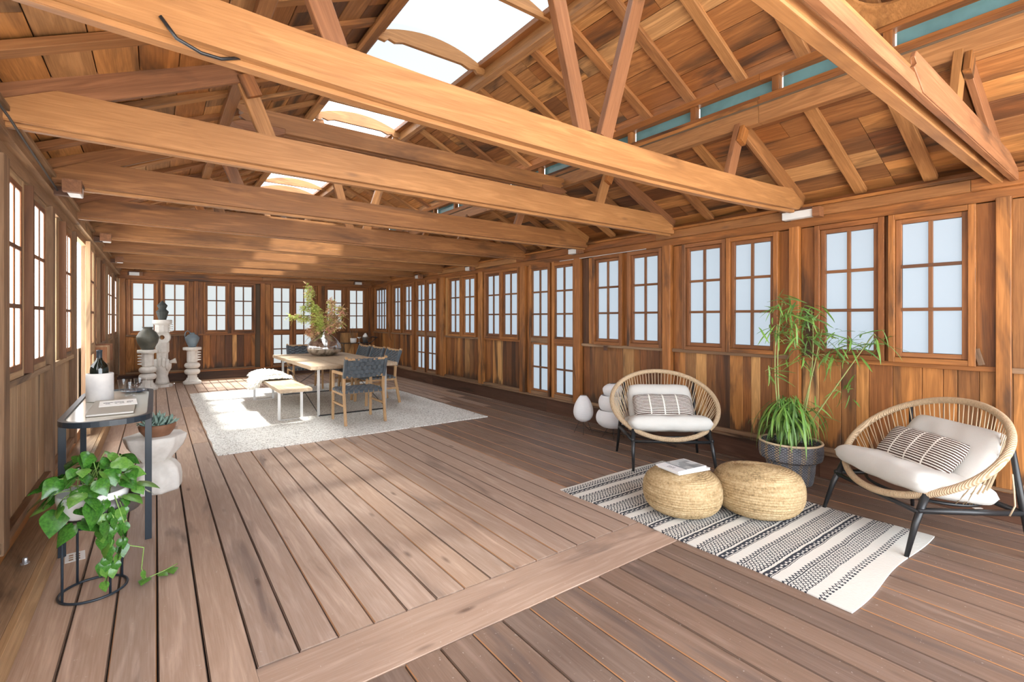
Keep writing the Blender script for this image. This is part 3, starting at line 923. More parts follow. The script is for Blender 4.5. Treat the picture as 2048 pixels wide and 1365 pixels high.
# ============================================================ RUGS
def wool_mat():
    m, nt, b = newmat('looped wool')
    src, _ = coords(nt, rnd=False)
    v = nt.nodes.new('ShaderNodeTexVoronoi'); v.inputs['Scale'].default_value = 55
    nt.links.new(src, v.inputs['Vector'])
    n = noise(nt, src, 38, 3)
    d = X(nt, v.outputs['Distance'])
    c = ramp(nt, n * .55 + d * .5, [(.34, (.30, .27, .24)), (.46, (.62, .59, .54)), (.58, (.76, .74, .70))])
    nt.links.new(c, b.inputs['Base Color']); b.inputs['Roughness'].default_value = .95
    b.inputs['Specular IOR Level'].default_value = .1
    bump(nt, b, n + d * -1, .6, .01)
    return m
def slab(name, x0_, x1_, y0_, y1_, z0_, z1_, nx, ny, wob, mat, **k):
    bm = bmesh.new(); r = random.Random(2)
    cx, cy = (x0_ + x1_) / 2, (y0_ + y1_) / 2
    g = [[None] * (ny + 1) for _ in range(nx + 1)]; g2 = [[None] * (ny + 1) for _ in range(nx + 1)]
    for i in range(nx + 1):
        for j in range(ny + 1):
            x = x0_ + (x1_ - x0_) * i / nx; y = y0_ + (y1_ - y0_) * j / ny
            dx, dy, dz = wob(x, y, i / nx, j / ny)
            g[i][j] = bm.verts.new((x + dx - cx, y + dy - cy, z1_ + dz)); g2[i][j] = bm.verts.new((x + dx - cx, y + dy - cy, z0_ + dz * .6))
    for i in range(nx):
        for j in range(ny):
            bm.faces.new((g[i][j], g[i + 1][j], g[i + 1][j + 1], g[i][j + 1]))
            bm.faces.new((g2[i][j + 1], g2[i + 1][j + 1], g2[i + 1][j], g2[i][j]))
    for i in range(nx):
        bm.faces.new((g2[i][0], g2[i + 1][0], g[i + 1][0], g[i][0])); bm.faces.new((g[i][ny], g[i + 1][ny], g2[i + 1][ny], g2[i][ny]))
    for j in range(ny):
        bm.faces.new((g[0][j], g[0][j + 1], g2[0][j + 1], g2[0][j])); bm.faces.new((g2[nx][j], g2[nx][j + 1], g[nx][j + 1], g[nx][j]))
    return obj(name, bm, mat, loc=(cx, cy, 0), **k)
slab('area_rug', .51, 3.84, 5.81, 10.84, 0.001, .014, 60, 90,
     lambda x, y, u, v: (.006 * sin(9 * y) if u in (0, 1) else 0, .006 * sin(8 * x) if v in (0, 1) else 0, .0008 * sin(40 * x) * sin(37 * y)),
     wool_mat(), label='large cream speckled looped wool rug under the dining table', cat='rug')

def stripe_mat():
    m, nt, b = newmat('woven black and white stripes')
    tc = nt.nodes.new('ShaderNodeTexCoord')
    wob = noise(nt, tc.outputs['Object'], 5, 2)
    fine = noise(nt, tc.outputs['Object'], 70, 2)
    sp = nt.nodes.new('ShaderNodeSeparateXYZ'); nt.links.new(tc.outputs['Object'], sp.inputs[0])
    x = X(nt, sp.outputs[0]); y = X(nt, sp.outputs[1])
    y = y + (wob - .5) * .02 + (fine - .5) * .006 + 1.04
    P = .2565
    t = (y + .135).mod(P)                       # 0 .. P, braid starts at t = 0.0
    def band(a, c_): return (t > a) * (t < c_)
    zz = lambda per: ((x / per).fract() - .5).abs() * 2
    zz2 = lambda per: (((x + per / 2) / per).fract() - .5).abs() * 2
    # braid: two dark cords with light lozenges between
    bz = (t - .024 - (zz(.055) - .5) * .012)
    braid = band(.0, .048) * ((1 - (bz.abs() < .006) * 1).max((zz2(.0275) > .62) * 1))
    braid = braid * (1 - (t - .006).abs().__lt__(.002))
    # zigzag rows
    def zig(c_, amp, per, th, z=zz): return ((t - c_ - (z(per) - .5) * amp).abs() < th)
    k = braid
    k = k.max(zig(.083, .020, .034, .0062))
    k = k.max(zig(.068, .006, .034, .0040, zz2))
    for i, c_ in enumerate((.105, .122, .139, .156)):
        k = k.max(zig(c_, .014, .030, .0040, zz if i % 2 else zz2))
    k = k.max((t - .172).abs() < .0034)
    k = k.max(zig(.189, .020, .034, .0062, zz2))
    inner = (y > .20) * (y < 2.05)
    chain = (((y - .137 - (zz(.036) - .5) * .018).abs() < .0045)).max((((y - .118).abs() < .006)) * (zz2(.036) > .45))
    k = (k * inner).max(chain)
    k = k * ((fine > .30) * 1)
    col = mixc(nt, k, (.66, .64, .59), (.045, .05, .062))
    nt.links.new(col, b.inputs['Base Color']); b.inputs['Roughness'].default_value = .95; b.inputs['Specular IOR Level'].default_value = .1
    bump(nt, b, fine + k * .4, .5, .004)
    return m
slab('striped_rug', 2.70, 4.05, .905, 2.985, .001, .008, 40, 60,
     lambda x, y, u, v: (.012 * sin(7 * y + 1) if u > .97 else (.010 * sin(6 * y) if u < .03 else 0), .012 * sin(6 * x) if v > .98 or v < .02 else 0, .0025 * (sin(9 * x + 4 * y) + 1) * .5),
     stripe_mat(), label='black and white striped woven rug under the two jute poufs', cat='rug')

# ============================================================ LOUNGE CHAIRS
def rope_mat():
    m, nt, b = newmat('wrapped rope')
    src, _ = coords(nt, rnd=False)
    n = noise(nt, src, 60, 3)
    w = nt.nodes.new('ShaderNodeTexWave'); w.inputs['Scale'].default_value = 38; w.inputs['Distortion'].default_value = 1.2
    nt.links.new(src, w.inputs['Vector'])
    c = ramp(nt, X(nt, w.outputs['Fac']) * .5 + n * .5, [(.2, (.30, .20, .115)), (.75, (.60, .45, .29))])
    nt.links.new(c, b.inputs['Base Color']); b.inputs['Roughness'].default_value = .8
    bump(nt, b, X(nt, w.outputs['Fac']), .5, .004)
    return m
M['rope'] = rope_mat()
M['cord'] = plain('pale cord', (.56, .43, .28), .8)
def fabric(name, col, bmp=.3, scale=220):
    m, nt, b = newmat(name)
    src, _ = coords(nt, rnd=False)
    n = noise(nt, src, scale, 2); n2 = noise(nt, src, 7, 3)
    c = ramp(nt, n * .4 + n2 * .6, [(.3, tuple(v * .9 for v in col)), (.7, col)])
    nt.links.new(c, b.inputs['Base Color']); b.inputs['Roughness'].default_value = .9
    b.inputs['Specular IOR Level'].default_value = .15
    bump(nt, b, n * .15 + n2, bmp, .012)
    return m
M['canvas'] = fabric('off white canvas', (.60, .585, .55))
def ticking():
    m, nt, b = newmat('striped lumbar cloth')
    tc = nt.nodes.new('ShaderNodeTexCoord'); sp = nt.nodes.new('ShaderNodeSeparateXYZ'); nt.links.new(tc.outputs['Object'], sp.inputs[0])
    fine = noise(nt, tc.outputs['Object'], 160, 2)
    x = X(nt, sp.outputs[0]); y = X(nt, sp.outputs[1])
    st = ((y + (fine - .5) * .003) / .0165).fract() > .42
    cross = ((x + .133).abs() < .006).max((x.abs() < .006)).max(((x - .133).abs() < .006))
    k = st * (1 - cross)
    nt.links.new(mixc(nt, k, (.74, .70, .64), (.085, .055, .045)), b.inputs['Base Color'])
    b.inputs['Roughness'].default_value = .95; b.inputs['Specular IOR Level'].default_value = .1
    bump(nt, b, fine + k * .5, .3, .004)
    return m
M['ticking'] = ticking()

RT = .70  # ring tilt
RC = Vector((0, 0, .575)); RA, RB = .515, .44
def ringp(t, k=1.0):
    return RC + Vector((RA * k * cos(t), -RB * k * sin(t) * cos(RT), -RB * k * sin(t) * sin(RT)))
CHAIR = {}
def lounge_chair(loc, rz, label):
    e = empty('lounge_chair', loc, rz, label=label, cat='chair', group='round rope lounge chairs')
    def part(name, make, mat, **k):
        if name not in CHAIR: CHAIR[name] = make()
        return obj(name.split('#')[0], CHAIR[name], mat if not CHAIR[name].materials else None, e, **k)
    def tmesh(pts, r, seg=10, closed=False, radii=None, flat=1.):
        bm = bmesh.new(); bm_tube(bm, pts, r, seg, closed, radii, flat)
        bmesh.ops.recalc_face_normals(bm, faces=bm.faces)
        me = bpy.data.meshes.new('m'); bm.to_mesh(me); bm.free()
        for p in me.polygons: p.use_smooth = True
        return me
    part('ring', lambda: tmesh([ringp(2 * pi * i / 72) for i in range(72)], .0225, 12, True), M['rope'])
    for s in (1, -1):
        part('leg#f%d' % s, lambda: tmesh([(s * .375, -.39, 0), (s * .365, -.325, .2), (s * .35, -.25, .365)], .017, 8, radii=[.012, .018, .022]), M['black'])
        part('leg#b%d' % s, lambda: tmesh([(s * .42, .315, 0), (s * .39, .285, .33), (s * .35, .245, .785)], .016, 8, radii=[.012, .018, .013]), M['black'])
        part('side_rail#%d' % s, lambda: tmesh([(s * .365, -.31, .275), (s * .38, .0, .27), (s * .395, .29, .27)], .018, 6), M['black'])
    part('front_rail', lambda: tmesh([(-.365, -.30, .262), (.365, -.30, .262)], .02, 6, flat=.7), M['black'])
    part('back_rail', lambda: tmesh([(-.39, .29, .27), (.39, .29, .27)], .018, 6), M['black'])
    # lower seat hoop that the cords run down to
    def low(t): return Vector((.34 * cos(t), .02 - .27 * sin(t), .295 - .0 * sin(t)))
    part('seat_hoop', lambda: tmesh([low(2 * pi * i / 40) for i in range(40)], .010, 6, True), M['black'])
    n = 54
    for i in range(n):
        t = pi * (.93 + 1.14 * i / (n - 1))     # back and sides
        off = .03 if i % 2 else -.03
        a, b = ringp(t, .975), low(t + off * (1 + abs(cos(t))))
        part('cord#%d' % i, lambda: tmesh([a, (a + b) / 2 + Vector((0, .0, -.008)), b], .0033, 5), M['cord'])
    part('maker_tag', lambda: (lambda me: me)(plank_mesh(.05, .018, .003, .001, (M['steel'],))), None, M4=place((.0 + .392, .02, .30), 0, 0, pi / 2))
    return e
def chair_soft(loc, rz, names):
    base = Matrix.Translation(loc) @ Matrix.Rotation(rz, 4, 'Z')
    r = random.Random(int(loc[0] * 100))
    s = obj('seat_cushion', cushion_mesh(.82, .56, .16, 24, 6, rnd=r), M['canvas'], smooth=True, M4=base @ place((0.0, -.07, .390), -.20), label=names[0], cat='cushion', group='white seat cushions')
    b = obj('back_cushion', cushion_mesh(.68, .44, .15, 20, 5, rnd=r), M['canvas'], smooth=True, M4=base @ place((.0, .17, .545), .95), label=names[1], cat='cushion', group='white back cushions')
    p = obj('lumbar_pillow', cushion_mesh(.60, .29, .13, 20, 3, rnd=r), M['ticking'], smooth=True, M4=base @ place((-.01, .015, .535), .85, 0, .0), label=names[2], cat='pillow', group='striped lumbar pillows')
CA = ((4.09, 2.985, 0), -.70)
CB = ((4.12, .995, 0), -2.2)
lounge_chair(*CA, 'round rope lounge chair by the paper lamps, facing the camera')
chair_soft(*CA, ['white seat cushion of the chair by the paper lamps', 'white back cushion behind the pillow of the chair by the paper lamps', 'brown and cream striped pillow on the chair by the paper lamps'])
cb_ = lounge_chair(*CB, 'round rope lounge chair at the right edge, turned side-on')
tube('loose_cord', [(.485, .13, .53), (.475, .15, .44), (.49, .14, .35), (.47, .13, .285)], .004, M['cord'], cb_, seg=6)
chair_soft(*CB, ['white seat cushion of the chair at the right edge', 'white back cushion of the chair at the right edge', 'brown and cream striped pillow on the chair at the right edge'])

# ============================================================ POUFS
def jute(name, c1, c2):
    m, nt, b = newmat(name)
    tc = nt.nodes.new('ShaderNodeTexCoord'); sp = nt.nodes.new('ShaderNodeSeparateXYZ'); nt.links.new(tc.outputs['Object'], sp.inputs[0])
    n = noise(nt, tc.outputs['Object'], 55, 3); n2 = noise(nt, scaled(nt, tc.outputs['Object'], (3, 3, 26)), 1, 3, .5)
    fib = noise(nt, scaled(nt, tc.outputs['Object'], (120, 120, 60)), 1, 2)
    c = ramp(nt, n * .35 + n2 * .45 + fib * .25, [(.36, tuple(v * .42 for v in c1)), (.5, c1), (.66, c2)])
    nt.links.new(c, b.inputs['Base Color']); b.inputs['Roughness'].default_value = .9; b.inputs['Specular IOR Level'].default_value = .15
    bump(nt, b, fib + n, .7, .006)
    return m
M['jute'] = jute('jute rope', (.40, .28, .145), (.55, .42, .25))
def pouf(loc, r, h, lean, label, sx=1., rz=0., pk=0.):
    e = empty('jute_pouf', loc, rz, label=label, cat='pouf', group='jute poufs')
    # body profile traversed by a braided coil
    prof = []
    N = 40
    for i in range(N + 1):
        a = -pi / 2 + pi * i / N
        ex = .46
        prof.append((r * abs(cos(a)) ** ex, h / 2 + h / 2 * math.copysign(abs(sin(a)) ** .85, sin(a))))
    prof[0] = (0, 0); prof[-1] = (0, h)
    # resample to even arc length coils
    seg = [0]
    for p, q in zip(prof, prof[1:]): seg.append(seg[-1] + math.hypot(q[0] - p[0], q[1] - p[1]))
    tot = seg[-1]; coils = int(tot / .0175); per = 26
    def at(s):
        s = max(0, min(tot, s))
        for i in range(len(seg) - 1):
            if s <= seg[i + 1]:
                f = (s - seg[i]) / max(1e-9, seg[i + 1] - seg[i])
                return prof[i][0] + (prof[i + 1][0] - prof[i][0]) * f, prof[i][1] + (prof[i + 1][1] - prof[i][1]) * f
        return prof[-1]
    def defo(x, y, z):
        k = z / h
        return Vector((x * sx + lean * k * k + 0, y, z * (1 + pk * (x / r))))
    bm = bmesh.new()
    steps = coils * 4; sg = 48
    rings = []
    for i in range(steps + 1):
        s = tot * i / steps
        rr_, zz_ = at(s)
        rip = (.0, .004, .0058, .004)[i % 4]
        a = math.atan2(zz_ - h / 2, rr_ + 1e-6)
        rr2 = rr_ + rip * cos(a); z2 = zz_ + rip * sin(a)
        rings.append([bm.verts.new(defo(rr2 * cos(2 * pi * k / sg), rr2 * sin(2 * pi * k / sg), max(.0, z2 + .0015 * sin(k * 2.0 + i)))) for k in range(sg)])
    for a, b in zip(rings, rings[1:]):
        for k in range(sg): bm.faces.new((a[k], a[(k + 1) % sg], b[(k + 1) % sg], b[k]))
    bm.faces.new(rings[0][::-1]); bm.faces.new(rings[-1])
    obj('braided_cover', bm, M['jute'], e, smooth=True)
    t = bmesh.new(); bm_tube(t, [defo(.04 * cos(a) * (1 - a / 30), .04 * sin(a) * (1 - a / 30), h + .002) for a in [i * .4 for i in range(32)]], .006, 6)
    obj('centre_coil', t, M['jute'], e, smooth=True)
    return e
pouf((3.125, 2.125, .009), .275, .30, .0, 'smaller round jute pouf with books on top, left of the two')
pouf((3.57, 1.795, .009), .305, .335, -.03, 'larger lopsided jute pouf, right of the two', 1.06, .55, -.10)

def picture_cover(name, cols, sc):
    m, nt, b = newmat(name)
    src, _ = coords(nt, rnd=False)
    v = nt.nodes.new('ShaderNodeTexVoronoi'); v.distance = 'CHEBYCHEV'; v.inputs['Scale'].default_value = sc
    nt.links.new(src, v.inputs['Vector'])
    bw = nt.nodes.new('ShaderNodeRGBToBW'); nt.links.new(v.outputs['Color'], bw.inputs[0])
    nt.links.new(ramp(nt, X(nt, bw.outputs[0]), [(i / (len(cols) - 1), c) for i, c in enumerate(cols)]), b.inputs['Base Color'])
    b.inputs['Roughness'].default_value = .35
    return m
M['photo'] = picture_cover('greyscale cover photo', [(.10, .12, .13), (.32, .36, .38), (.55, .58, .58), (.2, .22, .23)], 14)
M['cover'] = plain('white glossy cover', (.76, .77, .78), .3)
M['pages'] = plain('page edges', (.78, .76, .72), .8)
def book(loc, rz, w, d, t, label, lay='photo', name='book', covm=None, tilt=0.):
    e = empty(name, loc, rz, label=label, cat='book', group=None)
    e.rotation_euler = (tilt, 0, rz)
    bx = lambda nm, c, s, m: obj(nm, (lambda b: (bm_box(b, (0, 0, 0), s), b)[1])(bmesh.new()), m, e, loc=c)
    bx('page_block', (0, 0, t / 2), (w - .006, d - .006, t - .005), M['pages'])
    bx('cover', (0, 0, t - .0015), (w, d, .003), covm or M['cover']); bx('cover', (0, 0, .0015), (w, d, .003), covm or M['cover'])
    bx('spine', (-w / 2 + .001, 0, t / 2), (.003, d, t), covm or M['cover'])
    if lay == 'photo':
        bx('cover_photo', (.035, -.0, t + .0006), (w * .66, d * .94, .001), M['photo'])
        for i in range(4): bx('print_line', (-.105, .02 - i * .016, t + .0006), (.035 - .004 * (i % 2), .004, .0008), M['ink'])
    return e
book((3.14, 2.12, .3125), -.20, .30, .215, .016, 'lower white book on the smaller pouf, its edge jutting out below the magazine', lay='none')
book((3.12, 2.13, .3285), -.13, .29, .21, .012, 'magazine with a grey photo on its cover, on top of the smaller pouf', lay='photo', name='magazine')

# ============================================================ BASKET AND TALL PLANT
def weave_mat(name, c1, c2, c3):
    m, nt, b = newmat(name)
    tc = nt.nodes.new('ShaderNodeTexCoord'); sp = nt.nodes.new('ShaderNodeSeparateXYZ'); nt.links.new(tc.outputs['Object'], sp.inputs[0])
    x, y, z = (X(nt, sp.outputs[i]) for i in range(3))
    an = x._m('ARCTAN2', y) * (46 / (2 * pi))
    row = (z / .011)
    par = ((row._m('FLOOR')) * .5).fract() * 2
    st = (an + par * .5).fract()
    rib = (st - .5).abs() * 2
    k = (rib > .62) * 1
    n = noise(nt, tc.outputs['Object'], 9, 3)
    warp = (an / 6).fract()
    base = mixc(nt, ramp(nt, n, [(.4, (0, 0, 0)), (.62, (1, 1, 1))]), c1, c2)
    every = (((an + .01) / 3).fract() < .34) * 1
    col = mixc(nt, k, base, mixc(nt, every, (.17, .175, .19), c3))
    nt.links.new(col, b.inputs['Base Color']); b.inputs['Roughness'].default_value = .7
    bump(nt, b, rib * -1 + ((row.fract() - .5).abs() * -1.2), .8, .006)
    return m
M['basket'] = weave_mat('grey woven fibre', (.055, .058, .07), (.11, .105, .115), (.36, .25, .13))
PL = Vector((4.46, 1.955, 0))
bk = empty('woven_planter', PL, label='grey woven basket planter holding the tall narrow-leaved plant', cat='planter')
def brf(a, z): return 1 + .008 * sin(46 * a + (int(z / .011) % 2) * pi)
pr = [(.0, .0), (.165, .0), (.172, .02), (.185, .10), (.188, .165), (.198, .19), (.238, .215), (.246, .25), (.247, .30), (.243, .345)]
pr2 = []
for (a, b_), (c_, d_) in zip(pr, pr[1:]):
    n = max(1, int(math.hypot(c_ - a, d_ - b_) / .0055))
    for i in range(n): pr2.append((a + (c_ - a) * i / n, b_ + (d_ - b_) * i / n))
pr2 += [(.243, .345), (.232, .345), (.226, .30), (.18, .29)]
lathe('woven_body', pr2, M['basket'], bk, seg=184, rfun=brf, smooth=False)
tube('rim', [(.240 * cos(a), .240 * sin(a), .352) for a in [2 * pi * i / 48 for i in range(48)]], .010, M['cord'], bk, seg=6, closed=True)
lathe('soil', [(0, .315), (.15, .312), (.225, .30)], plain('potting soil', (.035, .025, .02), .95, bmp=.8, nscale=30), bk)
tp = empty('tall_plant', PL + Vector((0, 0, .30)), label='tall airy plant with narrow leaves and a drooping tuft, in the grey woven planter', cat='plant')
M['stalk'] = plain('green brown stalk', (.27, .30, .10), .6)
M['leaf_a'] = plain('narrow green leaf', (.11, .23, .04), .45, col2=(.17, .31, .06), nscale=6)
M['leaf_b'] = plain('dull green leaf', (.09, .20, .05), .45, col2=(.14, .26, .07), nscale=6)
M['strand'] = plain('flat bright green stem', (.19, .33, .06), .4, col2=(.10, .24, .04), nscale=5)
def ribbon_mesh(pts, w, tw=0., up=Vector((0, 0, 1)), fold=.25, mat=None):
    """tapering leaf strip with a centre fold"""
    bm = bmesh.new(); n = len(pts); rows = []
    for i, p in enumerate(pts):
        t = (pts[min(i + 1, n - 1)] - pts[max(i - 1, 0)]).normalized()
        sd = t.cross(up)
        sd = sd.normalized() if sd.length > 1e-4 else t.orthogonal().normalized()
        nn = sd.cross(t)
        f = i / (n - 1)
        ww = w * (sin(pi * (.08 + .90 * f)) ** .7) / 2
        rows.append([bm.verts.new(p - sd * ww + nn * ww * fold), bm.verts.new(p), bm.verts.new(p + sd * ww + nn * ww * fold)])
    for a, b in zip(rows, rows[1:]):
        for k in (0, 1): bm.faces.new((a[k], a[k + 1], b[k + 1], b[k]))
    me = bpy.data.meshes.new('leaf'); bm.to_mesh(me); bm.free()
    for p in me.polygons: p.use_smooth = True
    if mat: me.materials.append(mat)
    return me
lr = random.Random(21)
leafm = []
for i in range(8):
    L = .17; cv = lr.uniform(.02, .06)
    pts = [Vector((L * f, lr.uniform(-.2, .2) * .01, -cv * f * f)) for f in [j / 6 for j in range(7)]]
    leafm.append(ribbon_mesh(pts, .0165, mat=M['leaf_a'] if i % 3 else M['leaf_b']))
SR = Vector((.805, -.593, 0))       # room direction roughly along the wall view
FW = Vector((.593, .805, 0))
def bez(p0, p1, p2, n=14):
    return [p0 * (1 - t) ** 2 + p1 * 2 * t * (1 - t) + p2 * t * t for t in [i / n for i in range(n + 1)]]
def stem_to(dx, z, base=(0, 0), bow=.1, dw=0.):
    a = SR * base[0] + FW * base[1]; a = Vector((a.x, a.y, .01))
    b = SR * dx + FW * dw if dx < .1 else SR * .1 + Vector((.30, -.954, 0)) * (dx - .1) / .807
    b = Vector((b.x, b.y, z))
    mid = (a + b) / 2 + SR * bow
    return bez(a, mid, b)
stems = [stem_to(-.06, 1.27, (-.05, 0), -.10, .02), stem_to(.22, 1.02, (.03, .02), .03, -.02), stem_to(.16, 1.18, (.02, -.03), .13, .03), stem_to(.50, .98, (.05, 0), -.02, -.05), stem_to(-.12, 1.05, (-.04, .03), -.08)]
nleaf = 0
for si, st in enumerate(stems):
    tube('stem', st, .006, M['stalk'], tp, seg=6, radii=[.0075 - .0045 * i / 14 for i in range(15)])
def spray(c, n, sp, droop=.0, lean=None, zs=1.):
    global nleaf
    for i in range(n):
        if nleaf > 290: return
        p = c + Vector((lr.gauss(0, sp), lr.gauss(0, sp * .8), lr.gauss(0, sp * .9 * zs)))
        az = lr.uniform(0, 2 * pi)
        if lean is not None: az = math.atan2(lean.y, lean.x) + lr.gauss(0, .8)
        me = lr.choice(leafm); s_ = lr.uniform(.6, 1.2)
        if p.x > .22: p.x = .22
        m = Matrix.Translation(p) @ Euler((lr.uniform(-.6, .6), lr.gauss(-droop * -1, .55), az)).to_matrix().to_4x4() @ Matrix.Scale(s_, 4)
        obj('leaf', me, None, tp, M4=m); nleaf += 1
def Pp(dx, z, dw=0.):
    if dx > .1: v = SR * .1 + Vector((.30, -.954, 0)) * (dx - .1) / .807 + FW * dw * .5; return Vector((v.x, v.y, z))
    v = SR * dx + FW * dw; return Vector((v.x, v.y, z))
for cx_, cz_, n, sp in ((-.04, 1.24, 26, .055), (-.10, 1.05, 26, .06), (.05, 1.12, 30, .08), (.16, 1.18, 22, .05), (.17, .98, 34, .07), (.02, .92, 20, .07), (.30, .95, 20, .05), (.42, .90, 20, .05), (.52, .97, 14, .045), (.27, .78, 26, .07), (.12, .80, 12, .05), (-.22, .66, 9, .03), (.33, .50, 12, .05), (.22, .38, 8, .06)):
    spray(Pp(cx_, cz_, lr.uniform(-.08, .06)), n, sp, .3)
    # twig joining the spray to the nearest stem
    q = Pp(cx_, cz_); best = min((pt for st in stems for pt in st), key=lambda v: (v - q).length)
    tube('twig', [best, (best + q) / 2 + Vector((0, 0, .02)), q], .0025, M['stalk'], tp, seg=5)
# drooping tuft at the base
for i in range(230):
    a = lr.uniform(0, 2 * pi); u = lr.random()
    top = Vector((lr.gauss(-.03, .05), lr.gauss(0, .05), 0)) + Vector((0, 0, lr.uniform(.25, .45) * (1 if u < .75 else .6)))
    out = Vector((cos(a), sin(a), 0)); rr_ = lr.uniform(.10, .25)
    if u > .4 and out.dot(SR) > .3: out = (out - SR * .6)
    end = Vector((top.x, top.y, 0)) + out * rr_ + Vector((0, 0, lr.uniform(.03, .2) if rr_ < .22 else lr.uniform(-.03, .12)))
    mid = (top + end) / 2 + out * rr_ * .45 + Vector((0, 0, .07))
    pts = bez(top, mid, end, 8)
    obj('strand', ribbon_mesh(pts, lr.uniform(.012, .02), up=out, fold=.3), M['strand'] if i % 4 else M['leaf_b'], tp)
for i in range(14):
    a = 2 * pi * i / 14
    tube('tuft_stem', [(-.02 + .05 * cos(a), .05 * sin(a), 0), (-.02 + .04 * cos(a), .04 * sin(a), .2), (-.03 + .05 * cos(a * 2), .05 * sin(a), .42)], .005, M['strand'], tp, seg=5)

# ============================================================ PAPER LAMPS
def paper_mat():
    m, nt, b = newmat('rice paper')
    tc = nt.nodes.new('ShaderNodeTexCoord'); sp = nt.nodes.new('ShaderNodeSeparateXYZ'); nt.links.new(tc.outputs['Object'], sp.inputs[0])
    z = X(nt, sp.outputs[2])
    l = ((z / .013).fract() - .5).abs() > .42
    nt.links.new(mixc(nt, l, (.84, .84, .85), (.66, .66, .68)), b.inputs['Base Color']); b.inputs['Roughness'].default_value = .9
    b.inputs['Subsurface Weight'].default_value = .15; b.inputs['Subsurface Radius'].default_value = (.05, .05, .05)
    return m
M['rice'] = paper_mat()
def lamp(loc, blobs, z0, foot, label, rfun=None):
    e = empty('paper_lamp', loc, label=label, cat='lamp', group='white paper floor lamps')
    z = z0
    for i, (r, h, kx) in enumerate(blobs):
        prof = []
        one = len(blobs) == 1; last = i == len(blobs) - 1
        for j in range(15):
            t = j / 14
            if one: rr_ = max(.03, r * (sin(pi * (.05 + .9 * t ** kx))) ** .62)
            else:
                b_ = sin(pi * (.02 + .96 * t)) ** .6
                lo = .55 if i == 0 else .74
                hi = .16 if last else .74
                rr_ = r * (b_ + (1 - b_) * (lo if t < .5 else hi))
            prof.append((rr_, z + h * t))
        lathe('paper_shade', prof, M['rice'], e, seg=28, rfun=rfun)
        z += h * .97
    for k in range(4):
        a = pi / 4 + k * pi / 2
        tube('wire_leg', [(.03 * cos(a), .03 * sin(a), z0 + .05), (foot * .6 * cos(a), foot * .6 * sin(a), z0 * .7), (foot * cos(a), foot * sin(a), 0)], .0028, M['black'], e, seg=5)
    tube('wire_stretcher', [(foot * .7 * cos(a), foot * .7 * sin(a), z0 * .5) for a in [pi / 4 + k * pi / 2 for k in range(4)]], .002, M['black'], e, seg=5, closed=True)
    return e
lamp((4.27, 4.30, 0), [(.125, .32, .72)], .145, .115, 'small egg-shaped white paper lamp on wire legs by the wall', rfun=lambda a, z: 1 - .03 * abs(sin(4 * a)))
lamp((4.40, 3.93, 0), [(.205, .20, 1), (.175, .18, 1), (.125, .145, 1)], .13, .13, 'taller white paper lamp of three stacked rounds behind the lounge chair')
tube('lamp_cord', [(4.30, 4.32, .10), (4.42, 4.35, .01), (4.52, 4.1, .008), (4.60, 3.8, .008), (4.68, 3.5, .008), (4.6, 3.2, .008)], .004, M['black'], seg=5, label='thin black lamp cord trailing on the deck beside the paper lamps', cat='cord')

# ============================================================ DINING TABLE, BENCH
M['tabletop'] = wood('pale table wood', [(.47, .36, .255), (.55, .43, .31)], .5, stain=.15, grain=.4, knots=.4, axis='Y', stain_col=(.25, .15, .08))
M['oak'] = wood('oiled oak', [(.50, .31, .155), (.56, .36, .19)], .5, grain=.3, axis='Z')
M['oak_x'] = wood('oiled oak rail', [(.50, .31, .155), (.56, .36, .19)], .5, grain=.3, axis='X')
def board(name, w, l, t, mat, parent, loc, seed=1):
    """solid board with a slightly natural edge"""
    bm = bmesh.new(); r = random.Random(seed); n = 16
    prof = []
    for i in range(n + 1): prof.append((-w / 2 + r.uniform(-.006, .006), -l / 2 + l * i / n))
    for i in range(n + 1): prof.append((w / 2 + r.uniform(-.006, .006), l / 2 - l * i / n))
    bm_prism(bm, prof, -t / 2, t / 2, 'XY')
    bmesh.ops.bevel(bm, geom=[e for e in bm.edges if abs(e.verts[0].co.z - e.verts[1].co.z) < 1e-6], offset=.005, segments=2, affect='EDGES')
    return obj(name, bm, mat, parent, loc=loc)
TC = (2.385, 8.47)
tb = empty('dining_table', (*TC, .015), label='long pale wooden dining table on thin steel legs', cat='table')
board('tabletop', .42, 2.74, .052, M['tabletop'], tb, (-.425, 0, .705), 1)
board('tabletop', .42, 2.74, .052, M['tabletop'], tb, (.0, 0, .705), 2)
board('tabletop', .42, 2.74, .052, M['tabletop'], tb, (.425, 0, .705), 3)
def metal_bar(nm, par, a, b, w=.036, t=.014, m='steel', n=(0, 1, 0)): return plank(nm, par, a, b, w, t, n, M[m], c=.001)
for y in (-1.23, 1.18):
    for x in (-.50, .50): metal_bar('leg', tb, (x, y, 0), (x, y, .68))
    metal_bar('floor_bar', tb, (-.50, y, .007), (.50, y, .007), .036, .014, 'black', (0, 0, 1))
    metal_bar('top_bar', tb, (-.50, y, .675), (.50, y, .675), .036, .012, 'black', (0, 0, 1))
for x in (-.50, .50):
    tube('cross_rod', [(x, -1.2, .66), (x, 1.16, .02)], .005, M['black'], tb, seg=6)
    tube('cross_rod', [(x + .012, -1.2, .02), (x + .012, 1.16, .66)], .005, M['black'], tb, seg=6)
bn = empty('bench', (1.515, 8.22, .015), label='low wooden bench on steel loops beside the dining table', cat='bench')
board('bench_seat', .40, 2.62, .045, M['tabletop'], bn, (0, 0, .44), 4)
for y in (-.96, 1.10):
    for x in (-.145, .145): metal_bar('leg', bn, (x, y, 0), (x, y, .418))
    metal_bar('floor_bar', bn, (-.145, y, .006), (.145, y, .006), .036, .012, 'steel', (0, 0, 1))
